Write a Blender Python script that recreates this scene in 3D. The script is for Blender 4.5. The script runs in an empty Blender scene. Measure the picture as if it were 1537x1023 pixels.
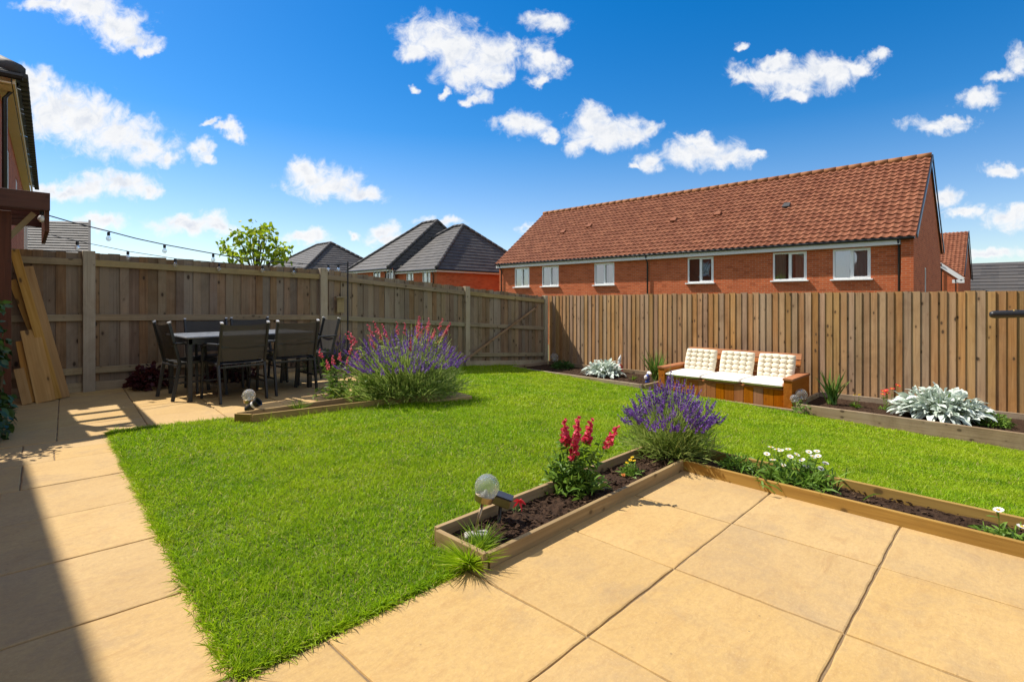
import bpy, math, random
import numpy as np
from mathutils import Vector, Matrix
random.seed(7); rng = np.random.default_rng(11)
S = bpy.context.scene; COL = S.collection
R = math.radians

# ------------------------------------------------------------------ camera, sky, sun, exposure
CH, CF, CA = 1.15, 786.0, R(44)            # eye height (m), focal length in photo pixels, compass angle from +X
cA, sA = math.cos(CA), math.sin(CA)
cam = bpy.data.cameras.new("camera"); camo = bpy.data.objects.new("camera", cam); COL.objects.link(camo)
camo.location = (0, 0, CH); camo.rotation_euler = (R(90), 0, CA - R(90))
cam.sensor_width = 36; cam.lens = CF / 1537 * 36; cam.shift_y = -61.5 / 1537
cam.clip_start = 0.03; cam.clip_end = 3000
S.camera = camo
SUN = Vector((-0.28, 0.72, 1.0)).normalized()
sl = bpy.data.lights.new("sun", 'SUN'); sl.energy = 4.6; sl.angle = R(0.55); sl.color = (1.0, 0.93, 0.82)
so = bpy.data.objects.new("sun", sl); COL.objects.link(so); so.rotation_euler = SUN.to_track_quat('Z', 'Y').to_euler()
S.view_settings.view_transform = 'Standard'; S.view_settings.look = 'None'; S.view_settings.gamma = 1
S.view_settings.exposure = 0.6
S.render.engine = 'CYCLES'
S.cycles.max_bounces = 8; S.cycles.transparent_max_bounces = 12; S.cycles.caustics_refractive = False; S.cycles.caustics_reflective = False
S.cycles.use_denoising = True

class NT:
    """tiny node helper"""
    def __init__(s, tree): s.t = tree; s.t.nodes.clear()
    def n(s, typ, *ins, **kw):
        nd = s.t.nodes.new(typ)
        named = {}
        for k, v in kw.items():
            if k.startswith('i_'): named[k[2:].replace('_', ' ')] = v
            else: setattr(nd, k, v)
        for i, v in enumerate(ins):
            if v is not None: s.put(nd.inputs[i], v)
        for k, v in named.items(): s.put(nd.inputs[k], v)
        return nd
    def put(s, sock, v):
        if isinstance(v, bpy.types.Node): v = v.outputs[0]
        if isinstance(v, bpy.types.NodeSocket): s.t.links.new(v, sock)
        else:
            if isinstance(v, (tuple, list)) and len(v) == 3 and sock.type == 'RGBA': v = (*v, 1)
            sock.default_value = v
    def m(s, op, *ins, clamp=False): return s.n('ShaderNodeMath', *ins, operation=op, use_clamp=clamp).outputs[0]
    def v(s, op, *ins):
        nd = s.n('ShaderNodeVectorMath', *ins, operation=op)
        return nd.outputs[1] if op in ('DOT_PRODUCT', 'LENGTH', 'DISTANCE') else nd.outputs[0]
    def mix(s, f, a, b, blend='MIX'):
        nd = s.t.nodes.new('ShaderNodeMix'); nd.data_type = 'RGBA'; nd.blend_type = blend
        s.put(nd.inputs[0], f); s.put(nd.inputs[6], a); s.put(nd.inputs[7], b); return nd.outputs[2]
    def rng(s, v, a, b, c=0.0, d=1.0, smooth=False):
        nd = s.n('ShaderNodeMapRange', v, a, b, c, d); nd.interpolation_type = 'SMOOTHSTEP' if smooth else 'LINEAR'; return nd.outputs[0]
    def noise(s, vec, scale, detail=4, rough=0.55, dist=0.0):
        return s.n('ShaderNodeTexNoise', i_Vector=vec, i_Scale=scale, i_Detail=detail, i_Roughness=rough, i_Distortion=dist)

W = bpy.data.worlds.new("World"); S.world = W; W.use_nodes = True
g = NT(W.node_tree)
sky = g.n('ShaderNodeTexSky', sky_type='NISHITA', sun_disc=False, sun_elevation=math.asin(SUN.z),
          sun_rotation=math.atan2(SUN.x, SUN.y), air_density=1.0, dust_density=0.25, ozone_density=3.0, altitude=0)
dirv = g.n('ShaderNodeTexCoord').outputs['Generated']
elev = g.v('DOT_PRODUCT', dirv, (0, 0, 1))
skyc = g.n('ShaderNodeHueSaturation', i_Color=sky.outputs[0], i_Saturation=g.rng(elev, 0.02, 0.3, 1.05, 1.45), i_Hue=g.rng(elev, 0.0, 0.25, 0.512, 0.503), i_Value=1.0)
bg = g.n('ShaderNodeBackground', skyc.outputs[0], 0.102)
# cumulus clouds at fixed compass bearings: chart of the sky centred on bearing CA
dep = g.m('MAXIMUM', g.v('DOT_PRODUCT', dirv, (cA, sA, 0)), 0.08)
cu = g.m('DIVIDE', g.v('DOT_PRODUCT', dirv, (sA, -cA, 0)), dep)
cv = g.m('DIVIDE', g.v('DOT_PRODUCT', dirv, (0, 0, 1)), dep)
P = g.n('ShaderNodeCombineXYZ', g.m('MULTIPLY', cu, 7.86), g.m('MULTIPLY', cv, 7.86), 0.0).outputs[0]
wn = g.noise(P, 1.5, 4, 0.6)
wn2 = g.noise(P, 4.5, 4, 0.6)
Pw = g.v('ADD', P, g.v('MULTIPLY', g.v('SUBTRACT', wn.outputs['Color'], (0.5, 0.5, 0.5)), (0.75, 0.5, 0)))
Pw = g.v('ADD', Pw, g.v('MULTIPLY', g.v('SUBTRACT', wn2.outputs['Color'], (0.5, 0.5, 0.5)), (0.24, 0.2, 0)))
CLOUDS = [(60,6,34,14),(95,8,34,16),(140,15,50,24),(182,38,40,27),(205,60,36,16),(225,74,18,10),
 (40,140,48,38),(80,165,52,42),(125,180,58,38),(175,200,58,36),(222,218,40,24),(250,234,22,12),(52,115,30,20),
 (303,225,18,18),(312,238,16,8),(345,188,16,10),(352,202,14,12),(318,182,14,5),
 (90,288,60,15),(135,278,45,19),(185,276,45,20),(222,285,24,11),(150,333,38,12),
 (288,341,56,18),(270,336,36,14),(335,350,28,11),
 (470,265,46,24),(458,250,30,16),(495,280,46,20),(545,288,34,12),
 (648,58,42,34),(690,75,48,36),(738,84,32,34),(622,80,24,14),(700,108,44,24),(720,146,22,11),(745,118,28,16),(758,70,16,20),
 (820,36,30,14),(806,88,26,24),(832,98,20,16),(810,118,14,8),(700,150,12,8),
 (788,190,34,18),(768,184,22,10),(822,208,16,11),(905,195,50,26),(890,175,30,18),(945,196,40,16),(978,193,22,9),(885,214,34,14),
 (1055,230,52,20),(1050,212,32,13),(1092,240,32,15),(975,240,26,13),(1122,232,26,8),(950,246,16,7),
 (1150,114,54,18),(1195,118,60,25),(1240,104,42,20),(1285,96,32,11),(1318,84,20,9),(1110,118,18,10),(1195,143,28,10),(1165,92,20,10),
 (1408,190,44,12),(1428,180,24,9),(1466,148,30,13),(1500,120,24,10),(1530,96,24,22),(1510,250,32,9),
 (1415,297,24,15),(1448,320,26,11),(1515,325,34,18),(1530,315,24,14),(1490,382,50,9),
 (455,356,34,10),(580,350,28,14),(590,362,24,8),(530,348,12,6),(664,333,30,9),(800,341,18,6),(1120,70,14,5),(495,385,40,7),(625,134,10,5),(662,138,8,9)]
field = None
for (x, y, rx, ry) in CLOUDS:
    c = ((x - 768.5) / 100, (450 - y) / 100, 0); inv = (100 / (rx * 1.12), 100 / (ry * 1.12), 0)
    d = g.v('LENGTH', g.v('MULTIPLY', g.v('SUBTRACT', Pw, c), inv))
    field = d if field is None else g.m('SMOOTH_MIN', field, d, 0.3)
cn = g.noise(P, 3.6, 10, 0.66, 0.6).outputs[0]
dens0 = g.m('ADD', g.m('SUBTRACT', 1.0, field), g.m('MULTIPLY', g.m('SUBTRACT', cn, 0.44), 1.75))
dens = g.rng(dens0, -0.12, 0.85, 0, 1, True)
# unseen clouds added behind the camera as neutral fill light
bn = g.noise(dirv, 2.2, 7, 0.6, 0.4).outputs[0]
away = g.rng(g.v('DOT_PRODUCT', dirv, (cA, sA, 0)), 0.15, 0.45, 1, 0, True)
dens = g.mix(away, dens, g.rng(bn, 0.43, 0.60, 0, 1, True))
cs = g.noise(g.v('ADD', P, (3.1, 1.7, 0.4)), 2.1, 5, 0.55).outputs[0]
cl = g.noise(g.v('ADD', P, (-0.07, 0.13, 0)), 3.6, 5, 0.6, 0.6).outputs[0]
lit = g.rng(g.m('SUBTRACT', cl, cn), -0.10, 0.12, 0, 1, True)          # puffs are darker on the side away from the sun
thick = g.m('MULTIPLY', g.rng(g.m('ADD', dens0, g.m('MULTIPLY', g.m('SUBTRACT', cs, 0.52), 1.2)), 0.3, 1.2, 0, 1, True), g.m('ADD', 0.35, g.m('MULTIPLY', lit, 0.65)))
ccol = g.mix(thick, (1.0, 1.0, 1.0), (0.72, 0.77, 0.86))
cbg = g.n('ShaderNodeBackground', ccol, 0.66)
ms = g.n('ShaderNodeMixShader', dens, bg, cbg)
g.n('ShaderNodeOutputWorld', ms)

# ------------------------------------------------------------------ geometry helpers
def ray(px, py): l = (px - 768.5) / CF; return Vector((cA + l * sA, sA - l * cA, (450 - py) / CF))
EYE = Vector((0, 0, CH))
def onZ(px, py, z): r = ray(px, py); return EYE + r * ((z - CH) / r.z)
def onX(px, py, x): r = ray(px, py); return EYE + r * (x / r.x)
def onY(px, py, y): r = ray(px, py); return EYE + r * (y / r.y)
def onD(px, py, d): return EYE + ray(px, py) * d
def gz(x, y=4.0):
    s = max(0.0, x - 3.1); return -(0.065 + 0.0066 * (8.4 - min(max(y, -1.0), 8.4))) * s * s / (s + 0.5)
def gza(x, y):
    s = np.maximum(0, x - 3.1); return -(0.065 + 0.0066 * (8.4 - np.clip(y, -1.0, 8.4))) * s * s / (s + 0.5)

ORG = {}
def tag(o, label=None, cat=None, group=None, kind=None):
    if label: o['label'] = label
    if cat: o['category'] = cat
    if group: o['group'] = group
    if kind: o['kind'] = kind
    return o
def thing(name, loc, label, cat, group=None, rz=0):
    o = bpy.data.objects.new(name, None); COL.objects.link(o); o.empty_display_size = 0.1
    o.location = loc; o.rotation_euler = (0, 0, rz); ORG[o.name] = Vector(loc)
    return tag(o, label, cat, group)

def boxuv(me):
    n = len(me.loops)
    if not n: return
    co = np.empty(len(me.vertices) * 3); me.vertices.foreach_get('co', co); co = co.reshape(-1, 3)
    vi = np.empty(n, dtype=np.int32); me.loops.foreach_get('vertex_index', vi)
    pn = np.empty(len(me.polygons) * 3); me.polygons.foreach_get('normal', pn); pn = np.abs(pn.reshape(-1, 3))
    lt = np.empty(len(me.polygons), dtype=np.int32); me.polygons.foreach_get('loop_total', lt)
    ax = np.repeat(np.argmax(pn, axis=1), lt); c = co[vi]
    uv = np.where((ax == 0)[:, None], c[:, [1, 2]], np.where((ax == 1)[:, None], c[:, [0, 2]], c[:, [0, 1]]))
    me.uv_layers.new(name="UVMap").data.foreach_set('uv', uv.ravel())

class MB:
    def __init__(s): s.v = []; s.f = []; s.r = []; s.g = []; s.n = 0
    def add(s, vs, fs, rnd=None, gc=None):
        vs = np.asarray(vs, float).reshape(-1, 3); b = s.n
        s.v.append(vs); s.f.extend([tuple(int(i) + b for i in f) for f in fs]); s.n += len(vs)
        if rnd is None: rnd = random.random()
        s.r.append(np.full(len(vs), rnd) if np.isscalar(rnd) else np.asarray(rnd, float))
        s.g.append(vs if gc is None else np.asarray(gc, float))
    def frame_box(s, c, ax, ay, az, sx, sy, sz, rnd=None, taper=1.0):
        """box centred c, half extents along orthonormal axes"""
        c, ax, ay, az = (np.array(q, float) for q in (c, ax, ay, az))
        L = []; V = []
        for i in (-1, 1):
            for j in (-1, 1):
                for k in (-1, 1):
                    t = taper if i == 1 else 1.0
                    V.append(c + ax * sx * i + ay * sy * j * t + az * sz * k * t); L.append((sx * i, sy * j, sz * k))
        L = np.array(L); o = np.argsort([-sx, -sy, -sz]); off = np.array([random.uniform(0, 50) for _ in range(3)])
        F = [(0, 1, 3, 2), (4, 6, 7, 5), (0, 4, 5, 1), (2, 3, 7, 6), (0, 2, 6, 4), (1, 5, 7, 3)]
        if np.dot(np.cross(ax, ay), az) < 0: F = [f[::-1] for f in F]
        s.add(V, F, rnd, L[:, o] + off)
    def box(s, x0, x1, y0, y1, z0, z1, rnd=None):
        s.frame_box(((x0 + x1) / 2, (y0 + y1) / 2, (z0 + z1) / 2), (1, 0, 0), (0, 1, 0), (0, 0, 1), (x1 - x0) / 2, (y1 - y0) / 2, (z1 - z0) / 2, rnd)
    def bar(s, p0, p1, w, h, up=(0, 0, 1), rnd=None, taper=1.0):
        """beam from p0 to p1; w across, h along up"""
        p0, p1 = Vector(p0), Vector(p1); a = (p1 - p0); L = a.length; a.normalize(); u = Vector(up)
        if abs(a.dot(u)) > 0.98: u = Vector((0, 1, 0))
        b = u.cross(a).normalized(); c = a.cross(b)
        s.frame_box((p0 + p1) / 2, a, b, c, L / 2, w / 2, h / 2, rnd, taper)
    def tube(s, pts, r, n=8, rnd=None, caps=True):
        pts = [Vector(p) for p in pts]; rs = r if isinstance(r, (list, tuple)) else [r] * len(pts)
        V = []; G = []; dist = 0; off = random.uniform(0, 50)
        for i, p in enumerate(pts):
            t = (pts[min(i + 1, len(pts) - 1)] - pts[max(i - 1, 0)]).normalized()
            u = Vector((0, 0, 1)) if abs(t.z) < 0.95 else Vector((0, 1, 0)); b = u.cross(t).normalized(); c = t.cross(b)
            if i: dist += (p - pts[i - 1]).length
            for k in range(n):
                a = 2 * math.pi * k / n; V.append(p + (b * math.cos(a) + c * math.sin(a)) * rs[i]); G.append((dist + off, rs[i] * math.cos(a), rs[i] * math.sin(a)))
        F = [(i * n + k, i * n + (k + 1) % n, (i + 1) * n + (k + 1) % n, (i + 1) * n + k) for i in range(len(pts) - 1) for k in range(n)]
        if caps: F += [tuple(range(n))[::-1], tuple((len(pts) - 1) * n + k for k in range(n))]
        s.add(V, F, rnd, G)
    def lathe(s, c, prof, n=20, axis=(0, 0, 1), rnd=None, flip=False):
        a = Vector(axis).normalized(); u = Vector((1, 0, 0)) if abs(a.x) < 0.9 else Vector((0, 1, 0)); b = a.cross(u).normalized(); d = a.cross(b); c = Vector(c)
        V = [c + a * z + (b * math.cos(2 * math.pi * k / n) + d * math.sin(2 * math.pi * k / n)) * r for (r, z) in prof for k in range(n)]
        F = [(i * n + k, i * n + (k + 1) % n, (i + 1) * n + (k + 1) % n, (i + 1) * n + k) for i in range(len(prof) - 1) for k in range(n)]
        if prof[0][0] > 1e-6: F.append(tuple(range(n))[::-1])
        if prof[-1][0] > 1e-6: F.append(tuple((len(prof) - 1) * n + k for k in range(n)))
        if flip: F = [f[::-1] for f in F]
        s.add(V, F, rnd)
    def ball(s, c, r, n=16, m=10, sc=(1, 1, 1), rnd=None, flip=False):
        c = Vector(c)
        V = [(c.x + r * sc[0] * math.sin(math.pi * i / m) * math.cos(2 * math.pi * k / n), c.y + r * sc[1] * math.sin(math.pi * i / m) * math.sin(2 * math.pi * k / n), c.z + r * sc[2] * math.cos(math.pi * i / m)) for i in range(m + 1) for k in range(n)]
        F = [((i + 1) * n + k, (i + 1) * n + (k + 1) % n, i * n + (k + 1) % n, i * n + k) for i in range(m) for k in range(n)]
        if flip: F = [f[::-1] for f in F]
        s.add(V, F, rnd)
    def quad(s, a, b, c, d, rnd=None): s.add([a, b, c, d], [(0, 1, 2, 3)], rnd)
    def poly(s, pts, rnd=None): s.add(pts, [tuple(range(len(pts)))], rnd)
    def grid(s, fn, nu, nv, rnd=None):
        V = [fn(i / nu, j / nv) for j in range(nv + 1) for i in range(nu + 1)]; q = nu + 1
        s.add(V, [(j * q + i, j * q + i + 1, (j + 1) * q + i + 1, (j + 1) * q + i) for j in range(nv) for i in range(nu)], rnd)
    def build(s, name, mat, parent=None, smooth=False, bevel=0.0, uv=True, auto=None):
        V = np.concatenate(s.v); rn = np.concatenate(s.r); G = np.concatenate(s.g)
        if parent is not None:
            o = Vector((0, 0, 0)); q = parent
            while q is not None: o += ORG.get(q.name, Vector()); q = q.parent
            V = V - np.array(o)
        me = bpy.data.meshes.new(name); me.from_pydata(V.tolist(), [], s.f); me.update()
        me.attributes.new('rnd', 'FLOAT', 'POINT').data.foreach_set('value', rn)
        me.attributes.new('gc', 'FLOAT_VECTOR', 'POINT').data.foreach_set('vector', G.ravel())
        if uv: boxuv(me)
        ob = bpy.data.objects.new(name, me); COL.objects.link(ob); me.materials.append(mat)
        if parent is not None: ob.parent = parent
        if smooth: me.polygons.foreach_set('use_smooth', [True] * len(me.polygons))
        if bevel:
            b = ob.modifiers.new('bevel', 'BEVEL'); b.width = bevel; b.segments = 2; b.limit_method = 'ANGLE'; b.angle_limit = R(40)
        return ob

class LB:
    """many small leaf strips, vectorised"""
    def __init__(s): s.v = []; s.f = []; s.r = []; s.n = 0
    def strips(s, base, d, L, Wd, bend=None, prof=(0.5, 1.0, 0.7, 0.05), rnd=None, roll=None, cup=0.0):
        base = np.asarray(base, float).reshape(-1, 3); N = len(base)
        d = np.asarray(d, float).reshape(-1, 3); d = d / (np.linalg.norm(d, axis=1, keepdims=True) + 1e-9)
        L = np.broadcast_to(np.asarray(L, float), (N,)); Wd = np.broadcast_to(np.asarray(Wd, float), (N,))
        bend = np.zeros((N, 3)) if bend is None else np.broadcast_to(np.asarray(bend, float), (N, 3))
        rr = rng.normal(size=(N, 3)) if roll is None else np.broadcast_to(np.asarray(roll, float), (N, 3))
        side = np.cross(d, rr); side /= (np.linalg.norm(side, axis=1, keepdims=True) + 1e-9)
        nrm = np.cross(side, d)
        K = len(prof); t = np.linspace(0, 1, K)
        c = base[:, None] + d[:, None] * (L[:, None] * t)[:, :, None] + bend[:, None] * (L[:, None] * t ** 2)[:, :, None]
        w = (Wd[:, None] * np.array(prof)[None] / 2)[:, :, None]
        if cup:
            A = c - side[:, None] * w + nrm[:, None] * w * cup; B = c + side[:, None] * w + nrm[:, None] * w * cup
            V = np.stack([A, c, B], axis=2).reshape(-1, 3); q = 3
        else:
            V = np.stack([c - side[:, None] * w, c + side[:, None] * w], axis=2).reshape(-1, 3); q = 2
        F = []
        for k in range(K - 1):
            for j in range(q - 1):
                a = k * q + j; F.append((a, a + 1, a + q + 1, a + q))
        F = np.array(F)[None] + (np.arange(N) * K * q)[:, None, None] + s.n
        s.v.append(V); s.f.append(F.reshape(-1, 4)); s.n += len(V)
        rn = rng.random(N) if rnd is None else np.broadcast_to(np.asarray(rnd, float), (N,))
        s.r.append(np.repeat(rn, K * q))
    def build(s, name, mat, parent=None, world=True, smooth=True):
        V = np.concatenate(s.v); F = np.concatenate(s.f); rn = np.concatenate(s.r)
        if parent is not None and world:
            o = Vector((0, 0, 0)); q = parent
            while q is not None: o += ORG.get(q.name, Vector()); q = q.parent
            V = V - np.array(o)
        me = bpy.data.meshes.new(name); me.vertices.add(len(V)); me.vertices.foreach_set('co', V.ravel().astype(np.float32))
        me.loops.add(F.size); me.loops.foreach_set('vertex_index', F.ravel().astype(np.int32))
        me.polygons.add(len(F)); me.polygons.foreach_set('loop_start', (np.arange(len(F)) * 4).astype(np.int32))
        me.update(calc_edges=True)
        me.polygons.foreach_set('use_smooth', np.full(len(F), smooth))
        me.attributes.new('rnd', 'FLOAT', 'POINT').data.foreach_set('value', rn.astype(np.float32))
        ob = bpy.data.objects.new(name, me); COL.objects.link(ob); me.materials.append(mat)
        if parent is not None: ob.parent = parent
        return ob

def copy_tree(o, parent=None):
    c = o.copy(); COL.objects.link(c)
    if parent is not None: c.parent = parent
    for ch in list(o.children): copy_tree(ch, c)
    return c

# ------------------------------------------------------------------ materials
def mat(name):
    m = bpy.data.materials.new(name); m.use_nodes = True; return m, NT(m.node_tree)
def out(g, sh): g.n('ShaderNodeOutputMaterial', sh)
def attr(g, name, fac=True):
    a = g.n('ShaderNodeAttribute', attribute_name=name); return a.outputs['Fac'] if fac else a.outputs['Vector']
def bump(g, h, strength=0.3, dist=0.01): return g.n('ShaderNodeBump', i_Strength=strength, i_Distance=dist, i_Height=h).outputs[0]
def plain(name, col, rough=0.5, metal=0.0, var=0.12, scale=12.0, spec=0.5, bmp=0.0, coat=0.0):
    m, g = mat(name); oc = g.n('ShaderNodeTexCoord').outputs['Object']
    n = g.noise(oc, scale, 5).outputs[0]
    c = g.mix(n, tuple(x * (1 - var) for x in col), tuple(min(1, x * (1 + var)) for x in col))
    b = g.n('ShaderNodeBsdfPrincipled', i_Base_Color=c, i_Roughness=g.rng(n, 0.2, 0.8, max(0.02, rough - 0.08), min(1, rough + 0.08)), i_Metallic=metal)
    b.inputs['Specular IOR Level'].default_value = spec; b.inputs['Coat Weight'].default_value = coat
    if bmp: g.put(b.inputs['Normal'], bump(g, g.noise(oc, scale * 6, 4).outputs[0], bmp, 0.01))
    out(g, b); return m
def wood(name, c1, c2, grey=None, greyamt=0.4, knots=0.6, rough=0.75, lum=0.35, spec=0.25, kdens=1.0):
    """c1 light, c2 dark grain; 'gc' runs along the board"""
    m, g = mat(name); gc = attr(g, 'gc', False); r = attr(g, 'rnd')
    q = g.v('MULTIPLY', gc, (1.6, 34, 34)); n1 = g.noise(q, 1.0, 5, 0.6, 0.4).outputs[0]
    q2 = g.v('MULTIPLY', gc, (0.9, 9, 9)); n2 = g.noise(q2, 1.0, 3, 0.5).outputs[0]
    c = g.mix(g.rng(n1, 0.3, 0.72), c2, c1)
    c = g.mix(g.rng(n2, 0.35, 0.75, 0, 0.55), c, tuple(x * 0.72 for x in c2))
    if grey:
        n3 = g.noise(gc, 2.3, 4, 0.6).outputs[0]
        f = g.m('MULTIPLY', g.rng(g.m('ADD', n3, g.m('MULTIPLY', r, 0.5)), 0.45, 1.0), greyamt * 1.6, clamp=True)
        c = g.mix(f, c, grey)
    if grey:
        oc = g.n('ShaderNodeTexCoord').outputs['Object']; st = g.noise(g.v('MULTIPLY', oc, (1, 1, .55)), 2.4, 6, 0.72, 0.8).outputs[0]
        c = g.mix(g.rng(st, 0.48, 0.74, 0, 0.55), c, tuple(x * 0.55 for x in c2))
        stk = g.noise(g.v('MULTIPLY', gc, (0.8, 60, 60)), 1.0, 3, 0.6).outputs[0]; c = g.mix(g.rng(stk, 0.56, 0.72, 0, 0.5), c, tuple(x * 0.5 for x in c2))
    hs = g.n('ShaderNodeHueSaturation', i_Color=c, i_Hue=g.rng(r, 0, 1, 0.496, 0.507), i_Saturation=g.rng(g.m('FRACT', g.m('MULTIPLY', r, 7.3)), 0, 1, 0.8, 1.15), i_Value=g.rng(g.m('FRACT', g.m('MULTIPLY', r, 3.7)), 0, 1, 1 - lum, 1 + lum * 0.7))
    c = hs.outputs[0]
    if knots:
        kv = g.n('ShaderNodeTexVoronoi', i_Vector=g.v('MULTIPLY', gc, (9.0 * kdens, 13, 13)), i_Scale=1.0, i_Randomness=1.0)
        kr = g.n('ShaderNodeSeparateColor', kv.outputs['Color']).outputs[0]
        sz = g.rng(kr, 0.62, 1.0, 0.05, 0.22)
        k = g.rng(g.m('SUBTRACT', kv.outputs['Distance'], sz), -0.02, 0.06, knots, 0.0)
        halo = g.rng(g.m('SUBTRACT', kv.outputs['Distance'], sz), 0.0, 0.25, knots * 0.4, 0.0)
        on = g.m('GREATER_THAN', kr, 0.62)
        c = g.mix(g.m('MULTIPLY', halo, on), c, tuple(x * 0.6 for x in c2)); c = g.mix(g.m('MULTIPLY', k, on), c, (0.035, 0.020, 0.012))
    b = g.n('ShaderNodeBsdfPrincipled', i_Base_Color=c, i_Roughness=rough, i_Normal=bump(g, n1, 0.35, 0.004)); b.inputs['Specular IOR Level'].default_value = spec
    out(g, b); return m
def leaf(name, c1, c2, transl=0.35, rough=0.5, spec=0.3, patch=None):
    m, g = mat(name); r = attr(g, 'rnd'); c = g.mix(r, c1, c2)
    oc = g.n('ShaderNodeTexCoord').outputs['Object']
    if patch:
        n = g.noise(oc, patch[0], 4, 0.6).outputs[0]; c = g.mix(g.rng(n, 0.42, 0.68, 0, patch[2]), c, patch[1])
    pr = g.n('ShaderNodeBsdfPrincipled', i_Base_Color=c, i_Roughness=rough); pr.inputs['Specular IOR Level'].default_value = spec
    tr = g.n('ShaderNodeBsdfTranslucent', c)
    out(g, g.n('ShaderNodeMixShader', transl, pr, tr)); return m
def brick(name, a, b_, mortar, shade=1.0):
    m, g = mat(name); uv = g.n('ShaderNodeUVMap', uv_map='UVMap').outputs[0]
    bt = g.n('ShaderNodeTexBrick', i_Vector=uv, i_Color1=(*a, 1), i_Color2=(*b_, 1), i_Mortar=(*mortar, 1), i_Scale=1.0)
    bt.inputs['Brick Width'].default_value = 0.225; bt.inputs['Row Height'].default_value = 0.075; bt.inputs['Mortar Size'].default_value = 0.006
    bt.inputs['Bias'].default_value = -0.2; bt.inputs['Mortar Smooth'].default_value = 0.2
    n = g.noise(uv, 1.1, 5, 0.6).outputs[0]
    # some darker headers scattered
    cell = g.n('ShaderNodeTexWhiteNoise', g.v('FLOOR', g.v('DIVIDE', uv, (0.225, 0.075, 1)))); cell.noise_dimensions = '2D'
    c = g.mix(g.rng(cell.outputs[0], 0.80, 1.0, 0, 0.55), bt.outputs[0], tuple(x * 0.45 for x in a))
    c = g.mix(g.rng(n, 0.35, 0.7, 0, 0.35), c, tuple(x * 0.75 for x in b_))
    p = g.n('ShaderNodeBsdfPrincipled', i_Base_Color=c, i_Roughness=0.85, i_Normal=bump(g, bt.outputs['Fac'], -0.4, 0.006)); p.inputs['Specular IOR Level'].default_value = 0.2
    out(g, p); return m
def tilemat(name, cols, rough=0.8, lichen=None):
    m, g = mat(name); r = attr(g, 'rnd'); oc = g.n('ShaderNodeTexCoord').outputs['Object']
    n = g.noise(oc, 3.0, 5, 0.65).outputs[0]; n2 = g.noise(oc, 22.0, 4).outputs[0]
    c = g.mix(r, cols[0], cols[1]); c = g.mix(g.rng(n, 0.45, 0.72, 0, 0.55), c, cols[2])
    c = g.mix(g.rng(n2, 0.3, 0.8, 0.0, 0.35), c, tuple(x * 0.6 for x in cols[0]))
    if lichen: c = g.mix(g.rng(g.noise(oc, 7, 3).outputs[0], 0.62, 0.75, 0, 0.5), c, lichen)
    p = g.n('ShaderNodeBsdfPrincipled', i_Base_Color=c, i_Roughness=rough, i_Normal=bump(g, n2, 0.25, 0.006)); p.inputs['Specular IOR Level'].default_value = 0.25
    out(g, p); return m
def paving(name):
    m, g = mat(name); oc = g.n('ShaderNodeTexCoord').outputs['Object']; r = attr(g, 'rnd')
    gc = attr(g, 'gc', False)
    big = g.noise(gc, 1.7, 5, 0.62, 0.5).outputs[0]; fine = g.noise(gc, 38, 5, 0.6).outputs[0]
    riv = g.noise(g.v('MULTIPLY', gc, (6, 15, 4)), 1.0, 7, 0.68, 0.7).outputs[0]
    c = g.mix(g.rng(big, 0.3, 0.7), (0.470, 0.305, 0.116), (0.525, 0.358, 0.152))
    c = g.mix(g.rng(riv, 0.52, 0.72, 0, 0.38), c, (0.33, 0.18, 0.068))
    c = g.mix(g.rng(fine, 0.40, 0.75, 0, 0.38), c, (0.33, 0.21, 0.105))
    st = g.noise(oc, 2.6, 6, 0.7, 0.6).outputs[0]
    c = g.mix(g.rng(st, 0.50, 0.72, 0, 0.5), c, (0.29, 0.21, 0.13))
    sp = g.n('ShaderNodeTexVoronoi', i_Vector=oc, i_Scale=17.0); pick = g.n('ShaderNodeSeparateColor', sp.outputs['Color']).outputs[0]
    dot = g.m('MULTIPLY', g.rng(sp.outputs['Distance'], 0.03, 0.09, 1, 0), g.m('GREATER_THAN', pick, 0.72))
    c = g.mix(g.m('MULTIPLY', dot, 0.6), c, (0.14, 0.10, 0.06))
    mot = g.noise(oc, 95, 4, 0.7).outputs[0]; c = g.mix(g.rng(mot, 0.52, 0.72, 0, 0.35), c, (0.37, 0.24, 0.11)); c = g.mix(g.rng(mot, 0.45, 0.25, 0, 0.4), c, (0.62, 0.46, 0.26))
    vein = g.noise(g.v('MULTIPLY', gc, (2.2, 9, 2)), 1.6, 8, 0.7, 1.8).outputs[0]; c = g.mix(g.rng(g.m('ABSOLUTE', g.m('SUBTRACT', vein, 0.5)), 0.0, 0.018, 0.20, 0), c, (0.32, 0.19, 0.08))
    hs = g.n('ShaderNodeHueSaturation', i_Color=c, i_Saturation=g.rng(g.m('FRACT', g.m('MULTIPLY', r, 5.1)), 0, 1, 0.96, 1.03), i_Value=g.rng(r, 0, 1, 0.96, 1.03))
    h = g.m('ADD', g.m('MULTIPLY', riv, 1.0), g.m('MULTIPLY', fine, 0.28))
    p = g.n('ShaderNodeBsdfPrincipled', i_Base_Color=hs.outputs[0], i_Roughness=0.82, i_Normal=bump(g, h, 0.45, 0.008)); p.inputs['Specular IOR Level'].default_value = 0.25
    out(g, p); return m
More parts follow.
